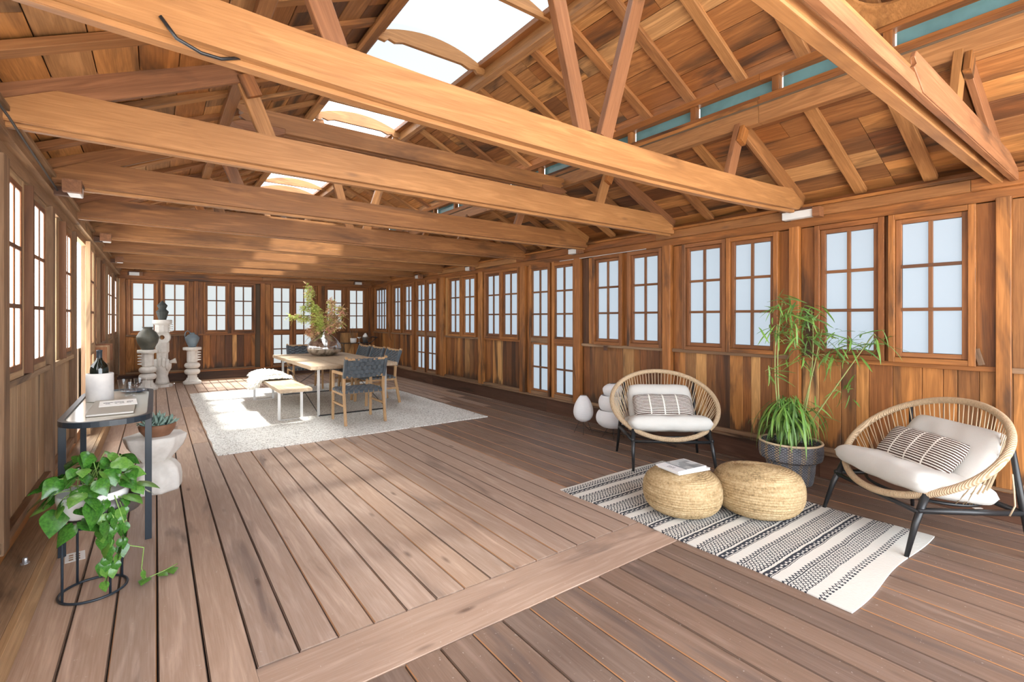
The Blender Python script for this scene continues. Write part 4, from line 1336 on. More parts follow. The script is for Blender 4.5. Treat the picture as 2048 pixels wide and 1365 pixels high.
# sheepskin: body + hair tufts as one thing
M['fleece'] = plain('white fleece', (.88, .85, .78), .95, spec=.1)
fl = bmesh.new(); fr = random.Random(4)
def fleece_surf(u, v):      # u across (-1..1), v along (-1..1)
    hw = .265 * (1 + .08 * sin(5 * v)); x = u * hw
    over = max(0, abs(x) - .19)
    z = .535 - over * 2.2 - .03 * u * u - (.22 if False else 0) * v
    x = math.copysign(min(abs(x), .215 + over * .15), x)
    return Vector((x, v * .62 * (1 - .10 * u * u), z))
for i in range(5200):
    u, v = fr.uniform(-1, 1), fr.uniform(-1, 1)
    if (abs(u) ** 3 + abs(v) ** 3) > 1.05: continue
    p = fleece_surf(u, v)
    d = Vector((u * 1.3 + fr.gauss(0, .5), v * .7 + fr.gauss(0, .5), 1.1 - abs(u) * 1.3 + fr.gauss(0, .25))).normalized()
    L = fr.uniform(.045, .085); sd = d.orthogonal().normalized() * fr.uniform(.006, .011)
    q = p + d * L * .6 + Vector((0, 0, .004)); e_ = p + d * L + Vector((fr.gauss(0, .008), fr.gauss(0, .008), -.018))
    a, b, c_, d_ = fl.verts.new(p - sd), fl.verts.new(p + sd), fl.verts.new(q + sd * .8), fl.verts.new(q - sd * .8)
    t_ = fl.verts.new(e_)
    fl.faces.new((a, b, c_, d_)); fl.faces.new((d_, c_, t_))
g = [[fl.verts.new(fleece_surf(-1 + i / 8, -1 + j / 10) - Vector((0, 0, .0))) if (abs(-1 + i / 8) ** 3 + abs(-1 + j / 10) ** 3) <= 1.3 else None for j in range(21)] for i in range(17)]
for i in range(16):
    for j in range(20):
        q = (g[i][j], g[i + 1][j], g[i + 1][j + 1], g[i][j + 1])
        if all(q): fl.faces.new(q)
obj('sheepskin', fl, M['fleece'], loc=(1.49, 8.62, -.025), label='fluffy white sheepskin thrown over the bench', cat='throw')

# ============================================================ DINING CHAIRS
M['strap'] = plain('dark blue grey leather strap', (.09, .108, .125), .4, nz=.3, nscale=12)
CM = {}
def shared(key, fn, mats):
    if key not in CM:
        bm = bmesh.new(); fn(bm)
        bmesh.ops.recalc_face_normals(bm, faces=bm.faces)
        me = bpy.data.meshes.new(key); bm.to_mesh(me); bm.free(); me.materials.append(mats)
        CM[key] = me
    return CM[key]
def bm_strap(bm, pts, w, t, side):
    """flat strap along pts, side = unit vector across"""
    rows = []; n = len(pts)
    for i, p in enumerate(pts):
        tg = (pts[min(i + 1, n - 1)] - pts[max(i - 1, 0)]).normalized(); nn = tg.cross(side).normalized()
        rows.append([bm.verts.new(p + side * a * w / 2 + nn * b * t / 2) for a, b in ((-1, -1), (1, -1), (1, 1), (-1, 1))])
    for a, b in zip(rows, rows[1:]):
        for k in range(4): bm.faces.new((a[k], a[(k + 1) % 4], b[(k + 1) % 4], b[k]))
    bm.faces.new(rows[0][::-1]); bm.faces.new(rows[-1])
def dining_chair(loc, rz, arms, label):
    """faces local +Y"""
    e = empty('dining_chair', loc, rz, label=label, cat='chair', group='woven strap dining chairs')
    def bar(nm, key, pts, w, t, nrm, mat='oak'):
        def fn(bm):
            for a, b in zip(pts, pts[1:]):
                bm_bar(bm, a, b, w, t, nrm)
            if len(pts) > 2:
                for p in pts[1:-1]:
                    bm_box(bm, p, (t * .98 if abs(nrm[0]) else w * .98, w * .98 if abs(nrm[0]) else t * .98, w * .9))
            bmesh.ops.bevel(bm, geom=bm.edges[:], offset=.003, segments=1, affect='EDGES')
        return obj(nm, shared(key, fn, M[mat]), None, e)
    W2 = .268
    for s in (-1, 1):
        ft = .66 if arms else .43
        bar('leg', 'fleg%d%d' % (s, arms), [(s * W2, .26, 0), (s * W2, .245, ft)], .04, .03, (1, 0, 0))
        bar('leg', 'rleg%d' % s, [(s * W2, -.31, 0), (s * W2, -.225, .43), (s * W2, -.235, .60), (s * W2, -.335, .90)], .042, .03, (1, 0, 0))
        bar('side_rail', 'srail%d' % s, [(s * W2, .24, .40), (s * W2, -.22, .40)], .035, .026, (1, 0, 0), 'oak')
        bar('stretcher', 'sstr%d' % s, [(s * W2, .25, .25), (s * W2, -.25, .25)], .03, .02, (1, 0, 0), 'oak')
        if arms: bar('armrest', 'arm%d' % s, [(s * W2, .262, .668), (s * W2, -.24, .672)], .036, .034, (1, 0, 0), 'oak')
    bar('seat_rail', 'frail', [(-W2, .235, .425), (W2, .235, .425)], .03, .03, (0, 1, 0), 'oak_x')
    bar('seat_rail', 'brail', [(-W2, -.205, .415), (W2, -.205, .415)], .03, .03, (0, 1, 0), 'oak_x')
    bar('back_rail', 'brail1', [(-W2, -.325, .868), (W2, -.325, .868)], .03, .022, (0, 1, 0), 'oak_x')
    bar('back_rail', 'brail2', [(-W2, -.247, .635), (W2, -.247, .635)], .03, .022, (0, 1, 0), 'oak_x')
    # woven seat: straps both ways
    nx, ny = 8, 8
    for i in range(nx):
        x = -.235 + .47 * i / (nx - 1)
        def fn(bm, i=i):
            pts = [Vector((0, .252, .405)), Vector((0, .258, .43))] + [Vector((0, .25 - .47 * j / (ny * 2), .449 + (.004 if (j // 1) % 2 == i % 2 else -.004) * (1 if True else 0))) for j in range(0, ny * 2 + 1)] + [Vector((0, -.228, .43)), Vector((0, -.222, .405))]
            bm_strap(bm, pts, .058, .003, Vector((1, 0, 0)))
        obj('strap', shared('sx%d' % (i % 2), fn, M['strap']), None, e, loc=(x, 0, 0))
    for j in range(ny - 1):
        y = .205 - .41 * j / (ny - 2)
        def fn(bm, j=j):
            pts = [Vector((-.285, 0, .415)), Vector((-.283, 0, .44))] + [Vector((-.268 + .536 * k / (nx * 2), 0, .449 + (-.004 if k % 2 == j % 2 else .004))) for k in range(nx * 2 + 1)] + [Vector((.283, 0, .44)), Vector((.285, 0, .415))]
            bm_strap(bm, pts, .05, .003, Vector((0, 1, 0)))
        obj('strap', shared('sy%d' % (j % 2), fn, M['strap']), None, e, loc=(0, y, 0))
    # woven back
    bx = Vector((0, -.325, .885)); bd = (Vector((0, -.245, .62)) - bx); bl = bd.length; bn_ = Vector((0, -bd.z, bd.y)).normalized()
    for i in range(8):
        x = -.228 + .456 * i / 7
        def fn(bm, i=i):
            pts = [bx + bd * (k / 10) + bn_ * ((.005 if k % 2 == i % 2 else -.005)) + Vector((0, .0, 0)) for k in range(11)]
            bm_strap(bm, pts, .056, .003, Vector((1, 0, 0)))
        obj('back_strap', shared('bx%d' % (i % 2), fn, M['strap']), None, e, loc=(x, 0, 0))
    for j in range(5):
        c = bx + bd * ((j + .5) / 5)
        sd = bd.normalized()
        def fn(bm, j=j):
            pts = [Vector((-.275 + .55 * k / 16, 0, 0)) + bn_ * (((-.006 if k % 2 == j % 2 else .006)) - .022 * sin(pi * k / 16) * (1 if True else 0)) for k in range(17)]
            bm_strap(bm, pts, .05, .003, sd)
        obj('back_strap', shared('by%d' % (j % 2), fn, M['strap']), None, e, loc=c)
    for s in (-1, 1):   # strap ends wrapped round the posts
        def fn(bm, s=s):
            bm_bar(bm, Vector((s * .268, -.328, .875)), Vector((s * .268, -.240, .62)), .052, .04, (1, 0, 0))
            bmesh.ops.bevel(bm, geom=bm.edges[:], offset=.006, segments=1, affect='EDGES')
        obj('post_wrap', shared('wrap%d' % s, fn, M['strap']), None, e)
    return e
dining_chair((2.262, 6.66, .015), .0, 1, 'woven strap armchair at the near end of the table, its back to the camera')
dining_chair((2.42, 10.28, .0), pi, 1, 'woven strap armchair at the far end of the table, facing the camera')
dining_chair((2.98, 7.90, .015), pi / 2, 0, 'armless woven strap chair on the right of the table, nearest of three')
dining_chair((2.98, 8.62, .015), pi / 2, 0, 'armless woven strap chair on the right of the table, middle of three')
dining_chair((2.98, 9.34, .015), pi / 2, 0, 'armless woven strap chair on the right of the table, farthest of three')

# ============================================================ VASE AND BRANCHES
def mercury():
    m, nt, b = newmat('silvered glass')
    src, _ = coords(nt, rnd=False)
    n = noise(nt, scaled(nt, src, (9, 9, 2)), 1, 5, 1.2)
    b.inputs['Metallic'].default_value = .9; b.inputs['Roughness'].default_value = .10
    nt.links.new(ramp(nt, n, [(.38, (.28, .25, .22)), (.55, (.72, .70, .67))]), b.inputs['Base Color'])
    bump(nt, b, n, .25, .02)
    return m
M['mercury'] = mercury()
VL = Vector((2.47, 9.1, .746))
va = empty('glass_vase', VL, label='large teardrop silvered glass vase on the dining table', cat='vase')
vp = [(0, 0), (.13, 0), (.21, .02), (.275, .07), (.297, .13), (.297, .15), (.291, .153), (.291, .16), (.28, .20), (.235, .27), (.165, .34), (.095, .395), (.055, .43), (.045, .455), (.050, .475), (.046, .475), (.040, .455), (.05, .42), (.0, .40)]
lathe('vase_body', vp, M['mercury'], va, seg=48)
br = empty('branch_arrangement', VL + Vector((0, 0, .45)), label='spreading branches with yellow green and reddish leaves in the silvered vase', cat='plant')
M['twig'] = plain('brown twig', (.20, .13, .08), .8)
M['lf1'] = plain('yellow green leaflet', (.62, .64, .18), .6, col2=(.40, .50, .10), nscale=5)
M['lf2'] = plain('coral leaflet', (.72, .34, .24), .6, col2=(.62, .50, .22), nscale=5)
vr = random.Random(9)
def Vp(dx, z, dw=0.): v = SR * dx + FW * dw; return Vector((v.x, v.y, z))
paths = [[(0, -.2), (-.05, .10), (-.15, .32), (-.25, .62), (-.30, .82)], [(0, -.2), (-.12, .14), (-.32, .22), (-.55, .26)], [(0, -.2), (.06, .12), (.16, .35), (.12, .55)],
         [(0, -.2), (.10, .14), (.28, .30), (.32, .40)], [(0, -.2), (-.1, .06), (-.25, .02), (-.3, -.08)], [(0, -.2), (-.06, .2), (-.16, .45), (-.38, .42)], [(0, -.2), (.1, .05), (.2, .12), (.28, .14)]]
f1, f2 = bmesh.new(), bmesh.new()
def frond(bm, c, d, L, n=7):
    d = d.normalized()
    for i in range(n):
        f = (i + 1) / n; p = c + d * L * f + Vector((0, 0, -.25 * L * f * f))
        for s in (-1, 1):
            sd = d.cross(Vector((0, 0, 1))); sd = sd.normalized() if sd.length > .01 else Vector((1, 0, 0))
            v = (sd * s + d * .5 + Vector((0, 0, vr.uniform(-.7, .2)))).normalized() * vr.uniform(.022, .04) * (1.2 - f * .5)
            w = v.cross(Vector((vr.gauss(0, 1), vr.gauss(0, 1), 1))).normalized() * .0065
            bm.faces.new([bm.verts.new(p), bm.verts.new(p + v * .5 + w), bm.verts.new(p + v), bm.verts.new(p + v * .5 - w)])
for pi_, pth in enumerate(paths):
    pts = [Vp(a, b, .0 if k == 0 else vr.uniform(-.08, .08) * k * .5) for k, (a, b) in enumerate(pth)]
    fine = []
    for a, b in zip(pts, pts[1:]):
        for q in range(4): fine.append(a + (b - a) * q / 4 + Vector((vr.gauss(0, .006), vr.gauss(0, .006), 0)) * (1 if q else .3))
    fine.append(pts[-1])
    tube('branch', fine, .008, M['twig'], br, seg=6, radii=[.010 * (1 - .75 * i / (len(fine) - 1)) for i in range(len(fine))])
    for i, p in enumerate(fine[3:]):
        for q in range(15):
            red = (pi_ in (2, 3, 6) and vr.random() < .7) or (pi_ == 4) or vr.random() < .15
            d = Vector((vr.gauss(0, 1), vr.gauss(0, 1), vr.gauss(.1, .7)))
            frond(f2 if red else f1, p + Vector((vr.gauss(0, .025), vr.gauss(0, .025), vr.gauss(0, .02))), d, vr.uniform(.05, .13))
obj('leaves', f1, M['lf1'], br, kind='stuff'); obj('leaves', f2, M['lf2'], br, kind='stuff', label='coral red leaves')

# ============================================================ PEDESTALS AND URNS
M['plaster'] = plain('white plaster', (.80, .77, .72), .85, col2=(.70, .67, .62), nscale=14, bmp=.15)
M['marble'] = plain('pale grey stone', (.72, .70, .68), .6, col2=(.56, .55, .55), nscale=7, bmp=.1)
def short_pedestal(loc, rz, label, fl=1):
    e = empty('plaster_pedestal', loc, rz, label=label, cat='pedestal', group='sculptural white pedestals')
    lathe('base_disc', [(0, 0), (.168, 0), (.17, .01), (.17, .048), (.165, .055), (0, .055)], M['plaster'], e, seg=36)
    bm = bmesh.new()
    bm_box(bm, (0, 0, .125), (.13, .17, .15)); bm_box(bm, (0, 0, .125), (.17, .09, .14))
    bmesh.ops.bevel(bm, geom=bm.edges[:], offset=.006, segments=2, affect='EDGES')
    obj('foot_block', bm, M['plaster'], e)
    for s in (-1, 1):
        b2 = bmesh.new(); bm_prism(b2, [(.085 * s, .055), (.145 * s, .055), (.14 * s, .075), (.115 * s, .09), (.10 * s, .13), (.085 * s, .14)], -.035, .035, 'XZ')
        obj('foot_scroll', b2, M['plaster'], e)
    def torus(z, R_, r_, nm):
        b3 = bmesh.new(); n = 14
        bm_lathe(b3, [(0, z - r_ * .98)] + [(R_ + r_ * cos(-pi / 2 + pi * i / n), z + r_ * sin(-pi / 2 + pi * i / n)) for i in range(n + 1)] + [(0, z + r_ * .98)], 36)
        obj(nm, b3, M['plaster'], e, smooth=True)
    torus(.265, .085, .062, 'lower_ring'); torus(.40, .085, .062, 'upper_ring')
    lathe('neck', [(0, .45), (.095, .45), (.09, .47), (.105, .48), (.105, .71), (.12, .735), (0, .735)], M['plaster'], e, seg=10, smooth=False, rfun=lambda a, z: 1 - .05 * cos(10 * a))
    for i in range(4):
        b4 = bmesh.new(); bm_prism(b4, [(.085 * fl, .50 + i * .055), (.155 * fl, .513 + i * .055), (.155 * fl, .528 + i * .055), (.085 * fl, .543 + i * .055)], -.05, .05, 'XZ')
        obj('fin', b4, M['plaster'], e)
    lathe('top_disc', [(0, .735), (.165, .735), (.172, .742), (.172, .79), (.166, .797), (0, .797)], M['plaster'], e, seg=36)
    return e
PA, PB, PT = (-.125, 12.05, 0), (.645, 12.62, 0), (.115, 12.42, 0)
short_pedestal(PA, -.2, 'short white ringed plaster pedestal under the big dark urn, in front of the tall one', -1)
short_pedestal(PB, .1, 'short white ringed plaster pedestal under the blue grey pitcher', 1)
tpd = empty('plaster_pedestal', PT, -.15, label='tall white plaster column with a round hole and curled fist shape', cat='pedestal', group='sculptural white pedestals')
def pbox(nm, c, s, bev=.01):
    bm = bmesh.new(); bm_box(bm, c, s); bmesh.ops.bevel(bm, geom=bm.edges[:], offset=bev, segments=2, affect='EDGES'); return obj(nm, bm, M['plaster'], tpd)
lathe('base_disc', [(0, 0), (.175, 0), (.177, .01), (.177, .055), (0, .062)], M['plaster'], tpd, seg=8, smooth=False)
lathe('lower_shaft', [(0, .06), (.13, .06), (.115, .12), (.095, .22), (.11, .30), (.155, .38), (.16, .47), (.11, .52), (0, .52)], M['plaster'], tpd, seg=28)
for i, (x, z, r_) in enumerate(((-.10, .50, .05), (-.03, .53, .05), (.04, .52, .05), (.10, .49, .045))):
    bm = bmesh.new(); bm_tube(bm, [(x, -.10, z - .14), (x, -.15, z - .06), (x, -.15, z + .01), (x, -.10, z + .06), (x, -.04, z + .06)], .033, 10, radii=[.02, .033, .036, .034, .028])
    obj('curl', bm, M['plaster'], tpd, smooth=True)
tube('peg', [(.10, 0, .50), (.17, 0, .52), (.235, 0, .535)], .045, M['plaster'], tpd, seg=12, radii=[.035, .035, .06])
lathe('mid_shaft', [(0, .52), (.10, .52), (.10, .70), (.12, .73), (.12, .92), (0, .92)], M['plaster'], tpd, seg=8, smooth=False)
# disc with a round hole, upright
dm = bmesh.new(); N = 32; A = []
for y in (-.07, .07):
    A.append([[dm.verts.new((r_ * cos(2 * pi * k / N) * (1.0), y, 1.03 + r_ * sin(2 * pi * k / N) * (1.1 if r_ > .1 else 1))) for k in range(N)] for r_ in (.14, .048)])
for k in range(N):
    j = (k + 1) % N
    (o0, i0), (o1, i1) = A
    dm.faces.new((o0[k], i0[k], i0[j], o0[j])); dm.faces.new((o1[k], o1[j], i1[j], i1[k])); dm.faces.new((i0[k], i1[k], i1[j], i0[j])); dm.faces.new((o0[k], o0[j], o1[j], o1[k]))
obj('pierced_disc', dm, M['plaster'], tpd, smooth=False)
lathe('collar', [(0, 1.13), (.13, 1.13), (.135, 1.15), (.135, 1.28), (.155, 1.31), (0, 1.31)], M['plaster'], tpd, seg=10, smooth=False, rfun=lambda a, z: 1 - .04 * cos(10 * a))
for i in range(4):
    b4 = bmesh.new(); bm_prism(b4, [(.11, 1.14 + i * .045), (.175, 1.15 + i * .045), (.175, 1.162 + i * .045), (.11, 1.175 + i * .045)], -.05, .05, 'XZ'); obj('fin', b4, M['plaster'], tpd)
lathe('top_disc', [(0, 1.31), (.16, 1.31), (.168, 1.32), (.168, 1.385), (.162, 1.392), (0, 1.392)], M['plaster'], tpd, seg=36)
M['clay_dark'] = plain('dark olive pottery', (.115, .11, .085), .45, col2=(.07, .072, .06), nscale=6)
M['clay_blue'] = plain('blue grey pottery', (.21, .27, .31), .6, col2=(.15, .19, .22), nscale=6)
M['clay_black'] = plain('matte dark pottery', (.055, .062, .06), .7)
u1 = empty('clay_urn', (PA[0], PA[1], .797), label='big round dark olive pottery urn on the short left pedestal', cat='urn')
lathe('urn_body', [(0, 0), (.095, 0), (.105, .02), (.165, .14), (.186, .235), (.180, .27), (.14, .35), (.095, .39), (.078, .41), (.082, .44), (.10, .455), (.088, .455), (.068, .42), (0, .38)], M['clay_dark'], u1, seg=40)
u2 = empty('clay_pitcher', (PB[0], PB[1], .797), label='blue grey pottery pitcher with a tall loop handle on the right-hand pedestal', cat='pitcher')
lathe('pitcher_body', [(0, 0), (.065, 0), (.075, .02), (.12, .13), (.135, .19), (.13, .215), (.09, .26), (.05, .285), (.042, .30), (.05, .315), (.04, .312), (0, .28)], M['clay_blue'], u2, seg=36)
tube('pitcher_handle', [(-.125, 0, .20), (-.135, 0, .27), (-.12, 0, .33), (-.085, 0, .355), (-.05, 0, .335), (-.035, 0, .295)], .010, M['clay_blue'], u2, seg=8)
u3 = empty('stacked_vessel', (PT[0], PT[1], 1.392), label='small dark double-bodied clay vessel on top of the tall white column', cat='vessel')
lathe('lower_body', [(0, 0), (.065, 0), (.07, .02), (.105, .15), (.11, .17), (.06, .23), (0, .235)], M['clay_black'], u3, seg=12, smooth=False)
lathe('upper_body', [(0, .225), (.06, .225), (.088, .29), (.09, .30), (.05, .35), (.03, .37), (.012, .395), (0, .40)], M['clay_black'], u3, seg=12, smooth=False)

# ============================================================ WHITE STOOL AND SUCCULENT
st_ = empty('sculpted_stool', (.0, 5.0, 0), .2, label='white fluted stone stool shaped like an hourglass, behind the glass side table', cat='stool')
def flute(a, z):
    return 1 - .10 * abs(sin(4 * a)) ** 1.2
lathe('lower_dome', [(0, 0), (.185, 0), (.19, .02), (.19, .10), (.178, .17), (.145, .22), (.11, .245), (0, .25)], M['plaster'], st_, seg=64, rfun=lambda a, z: 1 - .09 * abs(sin(4 * a)))
lathe('upper_bowl', [(0, .235), (.105, .24), (.115, .26), (.15, .30), (.195, .36), (.215, .41), (.222, .445), (.215, .452), (0, .452)], M['plaster'], st_, seg=64, rfun=lambda a, z: 1 - .10 * abs(sin(4 * a + pi / 2)))
sp_ = empty('succulent_pot', (.012, 4.97, .452), label='shallow terracotta bowl of blue green succulents on the white stool', cat='plant')
lathe('bowl', [(0, 0), (.085, 0), (.09, .006), (.122, .05), (.13, .085), (.128, .098), (.118, .098), (.11, .075), (0, .07)], plain('terracotta', (.30, .14, .075), .6, nz=.3, nscale=9), sp_, seg=36)
lathe('soil', [(0, .083), (.113, .08)], plain('dry soil', (.10, .07, .05), .95), sp_)
M['succ'] = plain('blue green succulent', (.20, .32, .27), .6, col2=(.30, .42, .36), nscale=12)
def succ_leaf():
    bm = bmesh.new(); bm_tube(bm, [(0, 0, 0), (.012, 0, .02), (.02, 0, .045), (.022, 0, .062)], .01, 6, radii=[.005, .010, .008, .001], flat=.55)
    me = bpy.data.meshes.new('succulent_leaf'); bm.to_mesh(me); bm.free(); me.materials.append(M['succ'])
    for p in me.polygons: p.use_smooth = True
    return me
sl = succ_leaf(); sr = random.Random(6)
for cx_, cy_, sc in ((-.06, -.04, 1.2), (.0, -.06, 1.35), (.06, -.03, 1.3), (-.03, .02, 1.6), (.04, .03, 1.7), (-.075, .03, 1.2), (.08, .02, 1.2), (0, .07, 1.4)):
    for k in range(11):
        obj('leaf', sl, None, sp_, M4=Matrix.Translation((cx_, cy_, .085 + .01 * (k > 6))) @ Euler((sr.uniform(-.2, .2), sr.uniform(-.1, .7) if k > 5 else sr.uniform(.4, 1.0), k * 2.4)).to_matrix().to_4x4() @ Matrix.Scale(sc * sr.uniform(.8, 1.1), 4))

# ============================================================ GLASS SIDE TABLE
sd = empty('side_table', (-.235, 4.4, 0), label='black metal side table with a glass top and rounded ends, in the left foreground', cat='table')
def stadium(hx, hy, r, n=8):
    out = []
    for cx_, cy_, a0 in ((hx - r, hy - r, 0), (-hx + r, hy - r, pi / 2), (-hx + r, -hy + r, pi), (hx - r, -hy + r, 3 * pi / 2)):
        out += [(cx_ + r * cos(a0 + pi / 2 * i / n), cy_ + r * sin(a0 + pi / 2 * i / n)) for i in range(n + 1)]
    return out
HX, HY, RR = .222, .785, .20
def frame_ring(z0_, z1_, hx, hy, r, w):
    bm = bmesh.new(); o_, i_ = stadium(hx, hy, r), stadium(hx - w, hy - w, r - w)
    V = [[bm.verts.new((a, b, z)) for a, b in P_] for P_ in (o_, i_) for z in (z0_, z1_)]
    n = len(o_)
    for k in range(n):
        j = (k + 1) % n
        bm.faces.new((V[0][k], V[0][j], V[1][j], V[1][k])); bm.faces.new((V[2][j], V[2][k], V[3][k], V[3][j]))
        bm.faces.new((V[1][k], V[1][j], V[3][j], V[3][k])); bm.faces.new((V[0][j], V[0][k], V[2][k], V[2][j]))
    return bm
obj('top_frame', frame_ring(.800, .832, HX, HY, RR, .030), M['navy'], sd)
M['glass_top'] = plain('mirror glass top', (.56, .54, .46), .16, metal=.25)
prism('glass_panel', stadium(HX - .03, HY - .03, RR - .03), .812, .822, 'XY', M['glass_top'], sd)
for x in (-.212, .198):
    for y in (-.50, .55):
        plank('leg', sd, (x, y, 0), (x, y, .80), .036, .014, (0, 1, 0), M['navy'], c=.001)
ct = .824
wc = empty('wine_cooler', (-.325, 4.60, ct), label='pale grey marble wine cooler holding a dark bottle on the side table', cat='cooler')
lathe('cooler_body', [(0, 0), (.076, 0), (.079, .004), (.079, .196), (.075, .2), (.066, .2), (.066, .02), (0, .02)], M['marble'], wc, seg=40)
bt = empty('wine_bottle', (-.328, 4.60, ct + .022), label='dark green wine bottle standing in the marble cooler', cat='bottle')
M['bottle'] = plain('dark bottle glass', (.006, .012, .010), .06, spec=.8)
lathe('bottle_glass', [(0, 0), (.05, 0), (.053, .01), (.053, .205), (.048, .235), (.022, .27), (.016, .29), (.0155, .325), (.0, .325)], M['bottle'], bt, seg=32)
lathe('foil_cap', [(.0165, .285), (.0168, .335), (.018, .337), (.018, .345), (.0, .347)], M['navy'], bt, seg=20)
def thin_glass(name):
    m, nt, b = newmat(name)
    t = nt.nodes.new('ShaderNodeBsdfTransparent'); t.inputs[0].default_value = (.95, .96, .97, 1)
    g = nt.nodes.new('ShaderNodeBsdfGlossy'); g.inputs[0].default_value = (1, 1, 1, 1); g.inputs['Roughness'].default_value = .03
    lw = nt.nodes.new('ShaderNodeLayerWeight'); lw.inputs[0].default_value = .5
    mx = nt.nodes.new('ShaderNodeMixShader')
    nt.links.new((X(nt, lw.outputs['Facing']) ._m('POWER', 3.0) * .55 + .05).s, mx.inputs[0])
    nt.links.new(t.outputs[0], mx.inputs[1]); nt.links.new(g.outputs[0], mx.inputs[2])
    nt.links.new(mx.outputs[0], nt.nodes['Material Output'].inputs[0])
    return m
M['clear'] = thin_glass('clear glass')
for i, (x, y, h, lb) in enumerate(((-.20, 4.95, .10, 'clear glass tumbler on the side table, nearest the marble cooler'), (-.155, 4.72, .105, 'clear glass tumbler on the side table, frontmost of the three'), (-.10, 5.0, .10, 'clear glass tumbler on the side table, closest to the right edge'))):
    g_ = empty('glass_tumbler', (x, y, ct), label=lb, cat='glass', group='tumblers on the side table')
    lathe('glass_wall', [(0, .003), (.03, .003), (.033, .008), (.043, h)], M['clear'], g_, seg=28)
M['dark_plate'] = plain('dark blue glazed plate', (.05, .08, .13), .2)
lathe('small_plate', [(0, 0), (.05, 0), (.085, .01), (.088, .014), (.05, .008), (0, .006)], M['dark_plate'], None, loc=(-.14, 4.98, ct - .0), label='small dark blue plate under the tumblers on the side table', cat='plate').location.z = ct
for nm in ('glass_tumbler', 'glass_tumbler.002'):
    if nm in bpy.data.objects: bpy.data.objects[nm].location.z += .0085
M['kraft'] = plain('grey brown book cloth', (.36, .33, .28), .6)
b1 = book((-.225, 4.18, ct), .0, .23, .62, .014, 'large grey-brown book lying on the side table', lay='none', name='table_book', covm=M['kraft'])
cd = empty('lettered_card', (-.205, 4.28, ct + .0145), .05, label='white lettered sheet lying on the grey-brown book', cat='card')
plank('sheet', cd, (-.10, 0, .002), (.10, 0, .002), .26, .004, (0, 0, 1), M['paper'], c=.0005)
for i in range(13):
    x = -.075 + i * .0125
    if i in (4, 9): continue
    plank('letter', cd, (x - .0045, .02, .0045), (x + .0045, .02 + .012 * (i % 2), .0045), .022, .0008, (0, 0, 1), M['ink'], c=.0001)
    if i % 3: plank('letter', cd, (x - .004, -.035, .0045), (x + .004, -.03, .0045), .016, .0008, (0, 0, 1), M['ink'], c=.0001)

# ============================================================ PLANT STAND AND POTHOS
PS = Vector((-.26, 3.33, 0))
ps = empty('plant_stand', PS, label='black wire plant stand with a round base ring in the left foreground', cat='stand')
tube('base_ring', [(.138 * cos(a), .138 * sin(a), .007) for a in [2 * pi * i / 48 for i in range(48)]], .0065, M['navy'], ps, seg=8, closed=True)
tube('top_ring', [(.13 * cos(a), .13 * sin(a), .37) for a in [2 * pi * i / 48 for i in range(48)]], .0055, M['navy'], ps, seg=8, closed=True)
for a0, a1 in ((-2.55, -1.0), (.6, 2.15)):
    p0 = Vector((.136 * cos(a0), .136 * sin(a0), .007)); p1 = Vector((.136 * cos(a1), .136 * sin(a1), .007))
    q0, q1 = p0.copy(), p1.copy(); q0.z = q1.z = .30
    pts = [p0, p0 + Vector((0, 0, .15)), q0]
    for i in range(1, 8):
        t = i / 8; c_ = q0.lerp(q1, (1 - cos(pi * t)) / 2); c_.z = .30 + .065 * sin(pi * t) ** .6; pts.append(c_)
    pts += [q1, p1 + Vector((0, 0, .15)), p1]
    tube('arched_leg', pts, .0058, M['navy'], ps, seg=8)
hoop = bmesh.new(); bm_lathe(hoop, [(.160, 0), (.163, .0), (.163, .09), (.160, .09), (.160, 0)], 40)
obj('holder_hoop', hoop, plain('grey metal hoop', (.14, .13, .13), .4, metal=.4), ps, loc=(.03, .03, .40), smooth=True)
pot = empty('white_pot', PS + Vector((0, 0, .372)), label='white ceramic pot of trailing pothos on the wire stand', cat='pot')
lathe('pot_body', [(0, 0), (.085, 0), (.10, .01), (.135, .06), (.148, .13), (.148, .155), (.140, .155), (.135, .12), (0, .11)], plain('white glaze', (.80, .80, .80), .2), pot, seg=40)
po = empty('pothos', PS + Vector((0, 0, .372)), label='trailing green pothos spilling over the white pot in the left foreground', cat='plant')
M['poth'] = plain('glossy pothos leaf', (.06, .20, .025), .22, col2=(.028, .11, .016), nscale=9)
M['poth2'] = plain('light pothos leaf', (.13, .29, .045), .3, col2=(.07, .20, .03), nscale=9)
M['vine'] = plain('pothos vine', (.25, .42, .10), .5)
def heart(mat, cv):
    bm = bmesh.new()
    out = [(0, 0), (-.012, .30), (-.14, .34)]  # unused head
    prof = [(.0, .06), (.07, .30), (.17, .43), (.30, .46), (.45, .41), (.62, .30), (.78, .18), (.90, .08), (1.0, .0)]
    mid = [bm.verts.new((x, 0, -cv * x * x + .015)) for x, w in prof]
    for s in (1, -1):
        inn = [bm.verts.new((x - (.03 if i == 0 else 0), s * w * .5, -cv * x * x + .05 * w)) for i, (x, w) in enumerate(prof[:-1])]
        ed = [bm.verts.new((x - (.08 if i in (0, 1) else 0), s * w * (1 + (1.6 if i == 0 else 0)), -cv * x * x - .10 * w * cv * 4 + .02)) for i, (x, w) in enumerate(prof[:-1])]
        for a_, b_ in ((mid, inn), (inn, ed)):
            for i in range(len(prof) - 2):
                f = (a_[i], a_[i + 1], b_[i + 1], b_[i]); bm.faces.new(f if s == 1 else f[::-1])
            f = (a_[len(prof) - 2], mid[-1], b_[len(prof) - 2]); bm.faces.new(f if s == 1 else f[::-1])
    me = bpy.data.meshes.new('pothos_leaf'); bm.to_mesh(me); bm.free(); me.materials.append(mat)
    for p in me.polygons: p.use_smooth = True
    return me
hl = [heart(M['poth'], .15), heart(M['poth'], .35), heart(M['poth2'], .25), heart(M['poth'], .5)]
